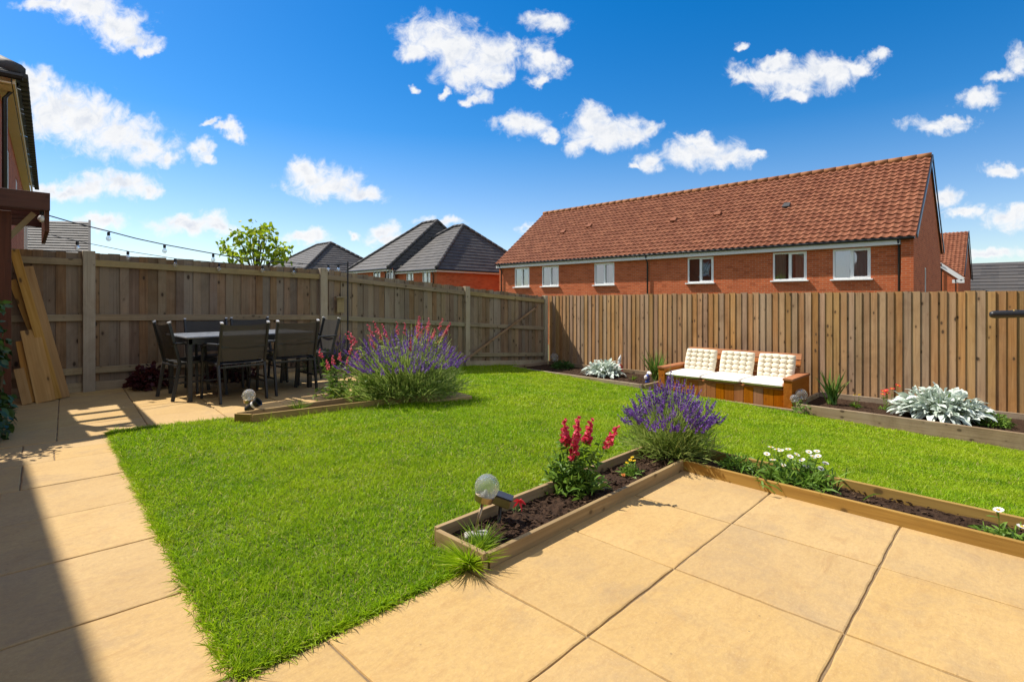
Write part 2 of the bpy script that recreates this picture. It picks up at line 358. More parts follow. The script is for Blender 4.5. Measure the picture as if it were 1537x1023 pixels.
def soilmat(name):
    m, g = mat(name); oc = g.n('ShaderNodeTexCoord').outputs['Object']
    n = g.noise(oc, 45, 6, 0.7).outputs[0]; n2 = g.noise(oc, 6, 4).outputs[0]; r = attr(g, 'rnd')
    c = g.mix(g.rng(n, 0.3, 0.75), (0.018, 0.010, 0.006), (0.085, 0.048, 0.028)); c = g.mix(g.rng(n2, 0.4, 0.7, 0, 0.5), c, (0.05, 0.028, 0.016))
    c = g.mix(g.m('MULTIPLY', g.m('GREATER_THAN', r, 0.9), 0.6), c, (0.16, 0.10, 0.055))
    p = g.n('ShaderNodeBsdfPrincipled', i_Base_Color=c, i_Roughness=0.95, i_Normal=bump(g, n, 0.8, 0.02)); p.inputs['Specular IOR Level'].default_value = 0.15
    out(g, p); return m
def glassball(name, cracks=True, tint=(0.97, 0.98, 0.97)):
    m, g = mat(name); oc = g.n('ShaderNodeTexCoord').outputs['Object']
    p = g.n('ShaderNodeBsdfPrincipled', i_Base_Color=tint, i_Roughness=0.03, i_IOR=1.45); p.inputs['Transmission Weight'].default_value = 1.0
    if cracks:
        v = g.n('ShaderNodeTexVoronoi', i_Vector=oc, i_Scale=55.0, feature='DISTANCE_TO_EDGE')
        g.put(p.inputs['Normal'], bump(g, g.rng(v.outputs[0], 0, 0.12), 0.35, 0.004))
    t = g.n('ShaderNodeBsdfTransparent', tint)
    d = g.n('ShaderNodeMixShader', 0.5, g.n('ShaderNodeBsdfDiffuse', (.9, .92, .9, 1)), g.n('ShaderNodeBsdfTranslucent', (.9, .92, .9, 1)))
    out(g, g.n('ShaderNodeMixShader', 0.10 if cracks else 0.06, g.n('ShaderNodeMixShader', 0.66, p, t), d)); return m
def panemat(name):
    m, g = mat(name); oc = g.n('ShaderNodeTexCoord').outputs['Object']
    gl = g.n('ShaderNodeBsdfGlossy', (0.9, 0.94, 1.0, 1), 0.03); g.put(gl.inputs['Normal'], bump(g, g.noise(oc, 1.6, 2).outputs[0], 0.08, 0.05))
    tr = g.n('ShaderNodeBsdfTransparent', (0.72, 0.78, 0.78, 1)); fr = g.n('ShaderNodeFresnel', 1.9)
    out(g, g.n('ShaderNodeMixShader', g.rng(fr, 0, 1, 0.22, 1.0), tr, gl)); return m

M = {}
def grassmat():
    m, g = mat('lawn_blades'); r = attr(g, 'rnd'); oc = g.n('ShaderNodeTexCoord').outputs['Object']
    c = g.mix(r, (0.165, 0.335, 0.005), (0.420, 0.590, 0.016))
    n1 = g.noise(oc, 0.75, 4, 0.6).outputs[0]; n2 = g.noise(oc, 3.1, 4, 0.65).outputs[0]; n3 = g.noise(oc, 11.0, 3, 0.6).outputs[0]
    c = g.mix(g.rng(n1, 0.42, 0.62, 0, 0.60), c, (0.45, 0.55, 0.020))
    c = g.mix(g.rng(n2, 0.50, 0.72, 0, 0.65), c, (0.115, 0.275, 0.006))
    c = g.mix(g.rng(n3, 0.58, 0.74, 0, 0.5), c, (0.50, 0.54, 0.03))
    c = g.mix(g.m('MULTIPLY', g.m('GREATER_THAN', r, 0.955), 0.8), c, (0.62, 0.52, 0.20))
    pr = g.n('ShaderNodeBsdfPrincipled', i_Base_Color=c, i_Roughness=0.5); pr.inputs['Specular IOR Level'].default_value = 0.2
    out(g, g.n('ShaderNodeMixShader', 0.45, pr, g.n('ShaderNodeBsdfTranslucent', c))); return m
M['fenceL'] = wood('weathered_fence_wood', (0.375, 0.235, 0.128), (0.195, 0.115, 0.060), (0.305, 0.230, 0.155), 0.55, 0.85, lum=0.24, kdens=0.8)
M['railL'] = wood('fence_rail_wood', (0.43, 0.310, 0.160), (0.27, 0.185, 0.09), (0.36, 0.29, 0.17), 0.4, 0.6, lum=0.12)
M['postL'] = wood('fence_post_wood', (0.52, 0.41, 0.265), (0.36, 0.275, 0.17), (0.48, 0.41, 0.30), 0.5, 0.5, lum=0.10)
M['fenceR'] = wood('featheredge_wood', (0.545, 0.310, 0.140), (0.325, 0.168, 0.070), (0.38, 0.255, 0.150), 0.35, 0.8, lum=0.20, kdens=0.8)
M['sleeper'] = wood('bed_board_wood', (0.44, 0.28, 0.085), (0.27, 0.160, 0.045), None, 0, 0.6, lum=0.08)
M['sleeperR'] = wood('raised_bed_wood', (0.40, 0.29, 0.165), (0.25, 0.165, 0.085), (0.36, 0.29, 0.20), 0.6, 0.7, lum=0.1)
M['plank'] = wood('pine_plank_wood', (0.56, 0.33, 0.13), (0.40, 0.205, 0.07), None, 0, 0.75, lum=0.16, kdens=0.6)
M['bench'] = wood('stained_bench_wood', (0.50, 0.175, 0.036), (0.32, 0.095, 0.018), None, 0, 0.3, rough=0.7, lum=0.05, spec=0.08)
M['pergola'] = wood('dark_stained_wood', (0.145, 0.048, 0.024), (0.080, 0.026, 0.014), None, 0, 0.4, rough=0.55, lum=0.1)
M['paving'] = paving('riven_sandstone')
M['joint'] = plain('paving_joint_sand', (0.20, 0.135, 0.07), 0.95, var=0.5, scale=40)
M['soil'] = soilmat('bark_soil')
M['turf'] = plain('turf_soil', (0.075, 0.105, 0.008), 0.95, var=0.5, scale=30)
M['earth'] = plain('earth', (0.09, 0.11, 0.04), 0.95, var=0.4, scale=2)
M['grass'] = grassmat()
M['grasstuft'] = leaf('tuft_blades', (0.10, 0.21, 0.012), (0.24, 0.36, 0.03), 0.35)
M['black'] = plain('black_powder_coat', (0.015, 0.016, 0.018), 0.42, var=0.2)
M['charcoal'] = plain('charcoal_tabletop', (0.20, 0.22, 0.25), 0.30, var=0.08)
M['cap'] = plain('pale_plastic_cap', (0.55, 0.55, 0.55), 0.35)
M['steel'] = plain('brushed_steel', (0.42, 0.33, 0.22), 0.38, 1.0, 0.08, 60)
M['gold'] = plain('brass_collar', (0.45, 0.30, 0.09), 0.4, 1.0)
M['upvc'] = plain('white_upvc', (0.80, 0.80, 0.78), 0.35, var=0.04)
M['fascia'] = plain('white_fascia', (0.74, 0.72, 0.70), 0.45, var=0.05, scale=2)
M['soffit'] = plain('cream_soffit', (0.80, 0.64, 0.42), 0.6, var=0.08, scale=3)
M['gutter'] = plain('black_gutter', (0.013, 0.013, 0.015), 0.35, var=0.2)
M['curtain'] = plain('pale_curtain', (0.72, 0.66, 0.52), 0.9, var=0.1)
M['net'] = plain('net_curtain', (0.78, 0.80, 0.78), 0.9, var=0.06)
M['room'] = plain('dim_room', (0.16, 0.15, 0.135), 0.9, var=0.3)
M['pane'] = panemat('window_glass')
M['brickA'] = brick('red_brick', (0.54, 0.122, 0.038), (0.40, 0.080, 0.026), (0.46, 0.29, 0.17))
M['brickB'] = brick('orange_brick', (0.44, 0.135, 0.06), (0.34, 0.09, 0.04), (0.45, 0.36, 0.27))
M['pantile'] = tilemat('clay_pantile', ((0.190, 0.062, 0.029), (0.290, 0.112, 0.056), (0.110, 0.038, 0.020)), 0.8, (0.27, 0.145, 0.085))
M['ridge'] = tilemat('ridge_tile', ((0.25, 0.095, 0.036), (0.32, 0.135, 0.05), (0.17, 0.07, 0.032)), 0.8, (0.30, 0.24, 0.10))
M['slate'] = tilemat('grey_tile', ((0.062, 0.060, 0.060), (0.095, 0.089, 0.085), (0.11, 0.092, 0.078)), 0.65)
M['slatedark'] = tilemat('dark_tile', ((0.05, 0.05, 0.052), (0.085, 0.08, 0.078), (0.07, 0.06, 0.055)), 0.7)
M['browntile'] = tilemat('brown_tile', ((0.105, 0.085, 0.070), (0.16, 0.13, 0.11), (0.07, 0.055, 0.045)), 0.8)
M['fabric'] = plain('cream_cushion_fabric', (0.76, 0.68, 0.53), 0.9, var=0.04, scale=6, spec=0.1, bmp=0.15)
M['fabricw'] = plain('white_cushion_fabric', (0.78, 0.75, 0.68), 0.9, var=0.03, scale=6, spec=0.1, bmp=0.15)
M['globe'] = glassball('crackle_glass'); M['bulbglass'] = glassball('bulb_glass', False)
M['solar'] = plain('solar_cell', (0.035, 0.038, 0.05), 0.5, var=0.3)
M['olive'] = plain('olive_plastic', (0.22, 0.18, 0.05), 0.45, var=0.15)
M['stone'] = plain('pale_stone', (0.36, 0.34, 0.30), 0.9, var=0.25, scale=40, bmp=0.4)
M['bark'] = wood('tree_bark', (0.16, 0.11, 0.07), (0.08, 0.055, 0.035), None, 0, 0, rough=0.95)
M['sling'] = None
def sling():
    m, g = mat('sling_mesh'); oc = g.n('ShaderNodeTexCoord').outputs['Object']
    n = g.noise(g.v('MULTIPLY', oc, (400, 400, 60)), 1, 2).outputs[0]
    c = g.mix(n, (0.020, 0.018, 0.015), (0.038, 0.034, 0.028))
    p = g.n('ShaderNodeBsdfPrincipled', i_Base_Color=c, i_Roughness=0.6); t = g.n('ShaderNodeBsdfTransparent', (1, 1, 1, 1)); tl = g.n('ShaderNodeBsdfTranslucent', (0.05, 0.042, 0.03, 1))
    out(g, g.n('ShaderNodeMixShader', 0.10, g.n('ShaderNodeMixShader', 0.12, p, tl), t)); return m
M['sling'] = sling()
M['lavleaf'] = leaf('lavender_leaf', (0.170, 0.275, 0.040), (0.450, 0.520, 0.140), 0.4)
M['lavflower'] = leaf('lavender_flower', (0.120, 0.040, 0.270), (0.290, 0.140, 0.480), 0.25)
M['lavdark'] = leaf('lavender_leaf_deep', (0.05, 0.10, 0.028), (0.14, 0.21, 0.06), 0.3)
M['green'] = leaf('bright_leaf', (0.085, 0.185, 0.018), (0.215, 0.345, 0.045), 0.35)
M['deep'] = leaf('deep_leaf', (0.022, 0.075, 0.012), (0.075, 0.165, 0.028), 0.28)
M['ivy'] = leaf('ivy_leaf', (0.018, 0.050, 0.010), (0.060, 0.115, 0.022), 0.2, 0.3, 0.5)
M['iris'] = leaf('iris_blade', (0.07, 0.165, 0.025), (0.20, 0.33, 0.055), 0.3)
M['pink'] = leaf('snapdragon_petal', (0.62, 0.030, 0.095), (0.85, 0.16, 0.22), 0.3)
M['coral'] = leaf('penstemon_petal', (0.66, 0.06, 0.17), (0.82, 0.26, 0.26), 0.3)
M['red'] = leaf('red_petal', (0.60, 0.02, 0.035), (0.75, 0.06, 0.06), 0.3)
M['white'] = leaf('daisy_petal', (0.80, 0.78, 0.72), (0.88, 0.84, 0.82), 0.3)
M['yellow'] = leaf('yellow_petal', (0.80, 0.50, 0.01), (0.85, 0.60, 0.02), 0.3)
M['orange'] = leaf('orange_petal', (0.80, 0.34, 0.10), (0.85, 0.42, 0.14), 0.3)
M['silver'] = leaf('silver_leaf', (0.47, 0.56, 0.47), (0.74, 0.79, 0.73), 0.15, 0.8, 0.1)
M['heuch'] = leaf('purple_leaf', (0.055, 0.012, 0.015), (0.12, 0.03, 0.03), 0.25)
M['treeleaf'] = leaf('maple_leaf', (0.20, 0.34, 0.012), (0.44, 0.52, 0.030), 0.5)
M['stem'] = leaf('green_stem', (0.10, 0.17, 0.04), (0.18, 0.26, 0.07), 0.1)
M['redp'] = plain('red_glaze', (0.55, 0.05, 0.04), 0.3); M['whitep'] = plain('white_glaze', (0.78, 0.77, 0.75), 0.3); M['bluep'] = plain('blue_glaze', (0.05, 0.10, 0.42), 0.3); M['terra'] = plain('terracotta_glaze', (0.55, 0.22, 0.09), 0.5)
M['greyp'] = plain('grey_resin', (0.36, 0.36, 0.37), 0.5)

# ------------------------------------------------------------------ ground sheet, paving, lawn
mb = MB()
xs = [-900, -60, -15, -3, 0, 1, 2, 3, 3.5, 4, 5, 6, 7, 8, 9, 10, 12, 15, 20, 25, 60, 300, 1200]; ys = [-900, -60, -20, -5, 0, 4, 8, 12, 20, 60, 300, 1200]
mb.add([(x, y, gz(min(x, 26), y) - 0.07) for y in ys for x in xs], [(j * len(xs) + i, j * len(xs) + i + 1, (j + 1) * len(xs) + i + 1, (j + 1) * len(xs) + i) for j in range(len(ys) - 1) for i in range(len(xs) - 1)])
tag(mb.build('ground', M['earth'], smooth=True), kind='structure')

def slab(mb, x0, x1, y0, y1, rot=0.0, piv=(0, 0), z=0.0, gap=0.006):
    """riven slab: one rounded, slightly uneven paving stone"""
    if x1 - x0 < 0.05 or y1 - y0 < 0.05: return
    r = random.random(); dz = random.uniform(-0.0015, 0.0015); off = np.array([random.uniform(0, 40), random.uniform(0, 40), 0])
    c, s = math.cos(rot), math.sin(rot)
    def T(x, y, z): dx, dy = x - piv[0], y - piv[1]; return (piv[0] + dx * c - dy * s, piv[1] + dx * s + dy * c, z)
    x0 += gap / 2; x1 -= gap / 2; y0 += gap / 2; y1 -= gap / 2
    V = []; rings = [(0.0, -0.05), (0.0, -0.007), (0.002, -0.002), (0.007, 0.0)]
    nseg = 9
    def per(ins):
        P_ = []
        cx = [(x0 + ins, y0 + ins), (x1 - ins, y0 + ins), (x1 - ins, y1 - ins), (x0 + ins, y1 - ins)]
        for k in range(4):
            a, b = cx[k], cx[(k + 1) % 4]
            for i in range(nseg):
                t = i / nseg; P_.append((a[0] + (b[0] - a[0]) * t, a[1] + (b[1] - a[1]) * t))
        return P_
    jit = [random.uniform(-0.0022, 0.0022) for _ in range(4 * nseg)]
    for q, (ins, h) in enumerate(rings):
        for i, (x, y) in enumerate(per(ins)):
            j = jit[i]; k = i // nseg
            V.append(T(x + (j if k in (1, 3) else 0), y + (j if k in (0, 2) else 0), z + h + dz))
    m = 4 * nseg; F = [(q * m + i, q * m + (i + 1) % m, (q + 1) * m + (i + 1) % m, (q + 1) * m + i) for q in range(3) for i in range(m)]
    F.append(tuple(3 * m + i for i in range(m)))
    mb.add(V, F, r, np.array([(v[0], v[1], v[2]) for v in V]) + off)

pat = MB()
XJ = [0.84 + 0.63 * k for k in range(-4, 5)]; YJ = [1.69 - 0.63 * k for k in range(0, 6)]
for i in range(len(XJ) - 1):
    for j in range(len(YJ) - 1): slab(pat, XJ[i], min(XJ[i + 1], 3.36), YJ[j + 1], YJ[j])
tag(pat.build('patio', M['paving']), kind='structure')
# path beside the house, turned a few degrees
pth = MB(); PR = -R(4.0); PV = (0.55, 1.74)
yj = [1.735, 2.372, 3.018, 3.665, 4.312, 4.955]
for j in range(len(yj) - 1):
    xj = [-1.33, -0.695, -0.06, 0.62] if j < 4 else [-1.1, -0.42, 0.03, 0.66]
    for i in range(3): slab(pth, xj[i], xj[i + 1], yj[j], yj[j + 1], PR, PV)
for (y0, y1, xj) in ((4.955, 5.29, (-1.0, -0.3, 0.20, 0.66)), (5.29, 5.62, (-1.0, -0.32, 0.02, 0.66))):
    for i in range(3): slab(pth, xj[i], xj[i + 1], y0, y1, PR, PV)
tag(pth.build('path', M['paving']), kind='structure')
din = MB(); DV = (0.84, 5.8)
yd = [5.0, 5.605, 6.23, 6.86, 7.49, 8.12, 8.75]; xd = [-1.2, -0.57, -0.12, 0.51, 1.14, 1.77, 2.40, 3.03, 3.66, 4.29]
for j in range(len(yd) - 1):
    for i in range(len(xd) - 1):
        if j == 0 and not (3 <= i <= 8): continue
        slab(din, xd[i] - 0.0, xd[i + 1], yd[j] + (0.05 if j == 0 else 0), yd[j + 1], R(-5.5), DV)
tag(din.build('terrace', M['paving']), kind='structure')
jb = MB()
for (x0, x1, y0, y1, z) in ((-1.7, 3.36, -2.0, 1.70, -0.006), (-1.2, 0.66, 1.70, 5.6, -0.0075), (-1.2, 4.2, 5.4, 8.6, -0.009)):
    jb.quad((x0, y0, z), (x1, y0, z), (x1, y1, z), (x0, y1, z))
tag(jb.build('paving_bed', M['joint']), kind='structure')

def xl(y): return 0.565 + 0.071 * (y - 1.74)
LP = [(xl(1.705), 1.705), (1.50, 1.705), (1.50, 1.98), (3.69, 1.98), (3.62, -2.5), (8.05, -2.5), (8.25, 0.0), (8.30, 2.30), (8.42, 2.34), (8.42, 4.60), (8.05, 4.66), (8.23, 8.04), (9.6, 8.10), (4.30, 8.30), (4.25, 4.78), (1.86, 5.06), (1.73, 5.45), (0.855, 5.70)]
lpx = np.array([p[0] for p in LP]); lpy = np.array([p[1] for p in LP])
def inlawn(x, y):
    ins = np.zeros(len(x), bool); j = len(LP) - 1
    for i in range(len(LP)):
        c = ((lpy[i] > y) != (lpy[j] > y)) & (x < (lpx[j] - lpx[i]) * (y - lpy[i]) / (lpy[j] - lpy[i] + 1e-12) + lpx[i])
        ins ^= c; j = i
    return ins
# turf sheet: strips following the slope, with an irregular cut edge standing on the paving joint
import bmesh
from mathutils.geometry import delaunay_2d_cdt
ring = []
for i in range(len(LP)):
    a, b = Vector(LP[i]), Vector(LP[(i + 1) % len(LP)]); n = max(1, int((b - a).length / 0.08))
    for k in range(n):
        p = a.lerp(b, k / n); ring.append(Vector((p.x + random.uniform(-.006, .006), p.y + random.uniform(-.006, .006))))
nr = len(ring); gx, gy = np.meshgrid(np.arange(.7, 9.6, .3), np.arange(-2.4, 8.3, .3)); kk = inlawn(gx.ravel(), gy.ravel())
pts = ring + [Vector((a, b)) for a, b, c in zip(gx.ravel(), gy.ravel(), kk) if c]
cd = delaunay_2d_cdt(pts, [(i, (i + 1) % nr) for i in range(nr)], [], 1, 1e-5)
bm = bmesh.new(); vv = [bm.verts.new((p.x, p.y, 0)) for p in cd[0]]
for f_ in cd[2]:
    cx_ = sum(cd[0][i].x for i in f_) / 3; cy_ = sum(cd[0][i].y for i in f_) / 3
    if inlawn(np.array([cx_]), np.array([cy_]))[0]: bm.faces.new([vv[i] for i in f_])
for v in bm.verts: v.co.z = gz(v.co.x, v.co.y) + 0.006
r = bmesh.ops.extrude_face_region(bm, geom=bm.faces[:])
for e in r['geom']:
    if isinstance(e, bmesh.types.BMVert): e.co.z -= 0.06
bmesh.ops.recalc_face_normals(bm, faces=bm.faces[:])
me = bpy.data.meshes.new('lawn'); bm.to_mesh(me); bm.free(); me.materials.append(M['turf'])
lo = bpy.data.objects.new('lawn', me); COL.objects.link(lo); tag(lo, kind='structure')

# lawn blades
bl = LB()
def blades(n, xy, Lr, Wr, lean=0.75):
    z = gza(xy[:, 0], xy[:, 1]) + 0.004; a = rng.random(n) * 2 * np.pi; ln = rng.random(n) ** 0.8 * lean
    d = np.stack([np.cos(a) * ln, np.sin(a) * ln, np.ones(n)], 1)
    cl = 0.75 + 0.5 * (np.sin(xy[:, 0] * 5.1 + np.sin(xy[:, 1] * 3.3) * 2) * np.cos(xy[:, 1] * 6.3 + xy[:, 0] * 1.7) * 0.5 + 0.5)
    L = rng.uniform(*Lr, n) * cl; Wd = rng.uniform(*Wr, n)
    be = np.stack([np.cos(a + rng.normal(0, .5, n)), np.sin(a + rng.normal(0, .5, n)), -0.55 * np.ones(n)], 1) * (rng.random(n) * 0.75)[:, None]
    bl.strips(np.c_[xy, z], d, L, Wd, be, (0.8, 1.0, 0.08))
def scatter(x0, x1, y0, y1, dens, cond):
    n = int((x1 - x0) * (y1 - y0) * dens); x = rng.uniform(x0, x1, n); y = rng.uniform(y0, y1, n)
    d = x * cA + y * sA; lat = x * sA - y * cA; vis = (d > 0.5) & (np.abs(lat) < d * 1.06 + 1.3)
    k = inlawn(x, y) & vis & cond(d); return np.c_[x[k], y[k]]
for (d0, d1, dens, Lr, Wr) in ((0, 2.4, 23000, (.018, .042), (.0024, .0045)), (2.4, 3.8, 16000, (.019, .042), (.0028, .0052)), (3.8, 6, 9500, (.020, .044), (.0038, .0068)), (6, 16, 4300, (.024, .05), (.006, .011))):
    p = scatter(0.4, 9.7, -2.5, 8.4, dens, lambda d: (d >= d0) & (d < d1)); blades(len(p), p, Lr, Wr)
# ragged fringe over the cut edges (path side, patio side) and along the boards
def fringe(a, b, n, Lr, outward, spread=0.03):
    t = rng.random(n); p = np.array(a)[None] * (1 - t)[:, None] + np.array(b)[None] * t[:, None] + rng.normal(0, spread * 0.5, (n, 2))
    cl = (np.sin(t * 61) * np.sin(t * 23 + 1) * 0.5 + 0.5)
    z = gza(p[:, 0], p[:, 1]) + 0.002; d = np.c_[np.array(outward)[None] * rng.uniform(-0.1, 1.3, (n, 1)) + rng.normal(0, .45, (n, 2)), rng.uniform(0.35, 1.1, n)]
    bl.strips(np.c_[p, z], d, rng.uniform(*Lr, n) * (0.6 + 0.8 * cl), rng.uniform(.0025, .0045, n), np.c_[rng.normal(0, .25, (n, 2)), -rng.random(n) * .7], (0.8, 1.0, 0.6, 0.08))
fringe((xl(1.72), 1.72), (xl(5.65), 5.65), 4600, (.022, .05), (-.8, 0)); fringe((xl(1.72), 1.715), (1.52, 1.715), 2300, (.022, .055), (0, -.8))
fringe((1.50, 1.99), (3.6, 1.99), 1600, (.04, .08), (0, .2)); fringe((3.70, 1.9), (3.65, -1), 1600, (.04, .08), (.2, 0))
fringe((1.86, 5.03), (4.2, 4.76), 1500, (.05, .11), (0, -.3)); fringe((.86, 5.68), (1.75, 5.44), 900, (.03, .06), (0, .5))
fringe((8.24, 0), (8.30, 2.3), 900, (.04, .08), (-.2, 0)); fringe((8.0, 4.7), (8.18, 8.0), 900, (.04, .09), (-.2, 0)); fringe((4.4, 8.22), (8.5, 8.05), 1500, (.06, .13), (0, -.2))
tag(bl.build('lawn_grass', M['grass']), 'short bright green lawn grass covering the garden', 'grass', kind='stuff')

# ------------------------------------------------------------------ left fence (posts, rails, boards)
FP = [(-1.9, 8.47, 1.76, 0.0), (1.04, 8.42, 1.745, 0.0), (4.08, 8.32, 1.655, gz(4.08, 8.4)), (7.15, 8.22, 1.41, gz(7.15, 8.4)), (9.52, 8.10, 1.235, gz(9.52, 8.4))]
lf = thing('timber_fence', (4, 8.4, 0), 'grey-brown vertical board fence with posts and rails in shade behind the dining set', 'fence')
for b in range(4):
    (x0, y0, t0, g0), (x1, y1, t1, g1) = FP[b], FP[b + 1]; x0 += 0.0; dirv_ = Vector((x1 - x0, y1 - y0, 0)); L = dirv_.length; u = dirv_.normalized(); nrm = Vector((u.y, -u.x, 0))   # towards the garden
    pm = MB(); n = int(L / 0.104); k = 0
    for k in range(n):
        a, bb = k / n, (k + 1) / n; am = (a + bb) / 2
        base = Vector((x0, y0, 0)) + u * (L * am) - nrm * (0.018 if k % 2 else 0.030)
        zt = t0 + (t1 - t0) * am + random.uniform(-.013, .010); zb = g0 + (g1 - g0) * am + 0.10
        pm.frame_box(base + Vector((0, 0, (zt + zb) / 2)), u, nrm, (0, 0, 1), L / n * (0.455 if k % 2 else 0.60), 0.008, (zt - zb) / 2)
    pm.build('board_panel', M['fenceL'], lf)
    for hz in (1.62, 0.93, 0.265):
        def zz(t, g0_, q=hz): return g0_ + (t - g0_) * (q / 1.745)
        rm = MB(); A_ = Vector((x0, y0, zz(t0, g0))) + u * 0.02 + nrm * 0.008; B_ = Vector((x1, y1, zz(t1, g1))) - u * 0.02 + nrm * 0.008
        rm.bar(A_, B_, 0.036, 0.082); rm.build('rail', M['railL'], lf, bevel=0.004)
    gm = MB(); gm.bar(Vector((x0, y0, g0 + 0.03)) + u * .05 - nrm * .018, Vector((x1, y1, g1 + 0.03)) - u * .05 - nrm * .018, 0.03, 0.17); gm.build('gravel_board', M['postL'], lf, bevel=0.004)
for i, (x, y, t, g_) in enumerate(FP):
    if i == 0: continue
    pm = MB(); w = 0.062 if i < 4 else 0.05
    pm.frame_box((x, y - 0.005, (t + 0.02 + g_ - 0.1) / 2), (0, 0, 1), (1, 0, 0), (0, 1, 0), (t + 0.02 - g_ + 0.1) / 2, w, 0.05); pm.build('post', M['postL'], lf, bevel=0.006)
bm_ = MB(); A_ = onY(684, 551, 8.14); B_ = onY(808, 459, 8.07); bm_.bar(A_, B_, 0.02, 0.045, up=(0, 0.0, 1)); bm_.build('brace', M['fenceL'], lf, bevel=0.003)
sh = MB(); c = onY(511, 446, 8.24); sh.box(c.x - .10, c.x + .10, c.y - .06, c.y + .02, c.z - .012, c.z + .012); sh.box(c.x - .06, c.x + .07, c.y, c.y + .018, c.z - .26, c.z - .013)
tag(sh.build('wall_shelf', M['railL'], bevel=0.003), 'small wooden shelf with a backing board fixed to the grey-brown fence', 'shelf')

# ------------------------------------------------------------------ right fence (featheredge)
rf = thing('featheredge_fence', (9.6, 3, -.5), 'sunlit brown featheredge fence behind the cushioned bench', 'fence')
pm = MB(); y = 8.06; FX = 9.62
while y > -3.2:
    w = random.uniform(0.097, 0.106); top = 1.272 + (0.03 if y > 7.9 else 0) * 0 + random.uniform(-.010, .008) - max(0, y - 5) * .008
    zb = gz(FX, y) - 0.05; h = random.uniform(-.002, .002); off = random.uniform(0, 60); off2 = random.uniform(0, 60)
    # wedge section: thin at +Y, thick lip at -Y
    sec = [(FX + .012, y + .012), (FX + h, y + .012), (FX - .015 + h, y - w + .003), (FX - .015 + h + .002, y - w), (FX + .012, y - w)]
    V = [(a, b, z) for z in (zb, top) for (a, b) in sec]; n = 5
    F = [(i, n + i, n + (i + 1) % n, (i + 1) % n) for i in range(n)] + [tuple(range(n)), tuple(n + i for i in range(n))[::-1]]
    pm.add(V, F, random.random(), [(v[2] + off, v[1] + off2, v[0]) for v in V]); y -= w
pm.build('board_panel', M['fenceR'], rf)
rm = MB()
for z in (1.05, .45, -.2): rm.bar((FX + .045, 8.0, z), (FX + .045, -3.2, z), .06, .08)
rm.build('rail', M['railL'], rf)
for y in (5.2, 2.2, -.8):
    q = MB(); q.box(FX + .08, FX + .18, y - .05, y + .05, gz(FX) - .1, 1.2); q.build('post', M['postL'], rf)

# ------------------------------------------------------------------ planting beds
def soil_sheet(name, parent, quad4, z, nu, nv, amp=0.018, chips=200):
    a, b, c, d = [Vector((*p, 0)) for p in quad4]; mb = MB(); zf = z if callable(z) else (lambda x: z)
    def fn(u, v):
        p = a.lerp(b, u).lerp(d.lerp(c, u), v); e = min(1, 8 * min(u, 1 - u, v, 1 - v))
        hgt = (math.sin(p.x * 23 + p.y * 7) * .4 + math.sin(p.y * 31 - p.x * 13) * .3 + random.uniform(-.6, .6)) * amp
        return (p.x, p.y, zf(p.x) + hgt * (0.3 + 0.7 * e))
    mb.grid(fn, nu, nv, 0.1)
    for _ in range(chips):
        u, v = random.uniform(.04, .96), random.uniform(.06, .94); p = a.lerp(b, u).lerp(d.lerp(c, u), v); th = random.random() * 6.28; l = random.uniform(.004, .014)
        ax = Vector((math.cos(th), math.sin(th), random.uniform(-.4, .4))).normalized(); ay = ax.cross(Vector((0, 0, 1))).normalized(); az = ax.cross(ay)
        mb.frame_box((p.x, p.y, zf(p.x) + amp * .5 + .003), ax, ay, az, l, l * random.uniform(.25, .6), l * .25)
    return mb.build(name, M['soil'], parent, smooth=False)
# L-shaped bed round the patio corner
ib = thing('planting_bed', (3.4, 1.7, 0), 'low L-shaped timber edged soil bed wrapped round the patio corner', 'planter')
TB = 0.025
def board(parent, a, b, z0, z1, m, th=TB, name='side_board'):
    q = MB(); za0, za1 = (z0, z0) if not isinstance(z0, tuple) else z0; zb0, zb1 = (z1, z1) if not isinstance(z1, tuple) else z1
    A_, B_ = Vector((*a, (za0 + zb0) / 2)), Vector((*b, (za1 + zb1) / 2)); q.bar(A_, B_, th, zb0 - za0); return q.build(name, m, parent, bevel=0.003)
board(ib, (1.545, 1.635), (3.348, 1.635), -.03, .068, M['sleeper']); board(ib, (1.52, 1.965), (3.70, 1.965), -.04, .086, M['sleeper'])
board(ib, (1.52, 1.622), (1.52, 1.952), -.03, .078, M['sleeper'])
board(ib, (3.36, 1.648), (3.20, -1.6), -.03, .068, M['sleeper']); board(ib, (3.685, 1.952), (3.52, -1.6), -.05, .082, M['sleeper'])
soil_sheet('soil', ib, ((1.53, 1.645), (3.68, 1.645), (3.68, 1.955), (1.53, 1.955)), .03, 90, 14, .014, 520)
soil_sheet('soil', ib, ((3.37, 1.645), (3.68, 1.645), (3.53, -1.6), (3.21, -1.6)), .025, 14, 110, .014, 460)
# narrow bed in front of the terrace
tb_ = thing('planting_bed', (1.9, 5.2, 0), 'narrow weedy timber bed along the terrace edge in front of the dining chairs', 'planter')
q0 = onZ(379, 622, .08); q1 = onZ(560, 601, .08); q2 = onZ(357, 620.5, .09); q3 = onZ(545, 594.5, .09)
e = (q1 - q0).normalized() * .75
board(tb_, (q0.x, q0.y), ((q1 + e).x, (q1 + e).y), -.05, .082, M['sleeper']); 
qb = q0 + (q2 - q0) * 1.0; e2 = (q3 - q2).normalized() * .95
board(tb_, (q2.x, q2.y + .02), ((q3 + e2).x, (q3 + e2).y + .02), -.03, .098, M['sleeper']); board(tb_, (q0.x - .014, q0.y - .012), (q2.x - .014, q2.y + .03), -.05, .09, M['sleeper'])
soil_sheet('soil', tb_, ((q0.x, q0.y), ((q1 + e).x, (q1 + e).y), ((q3 + e2).x, (q3 + e2).y), (q2.x, q2.y)), .03, 50, 8, .01, 120)
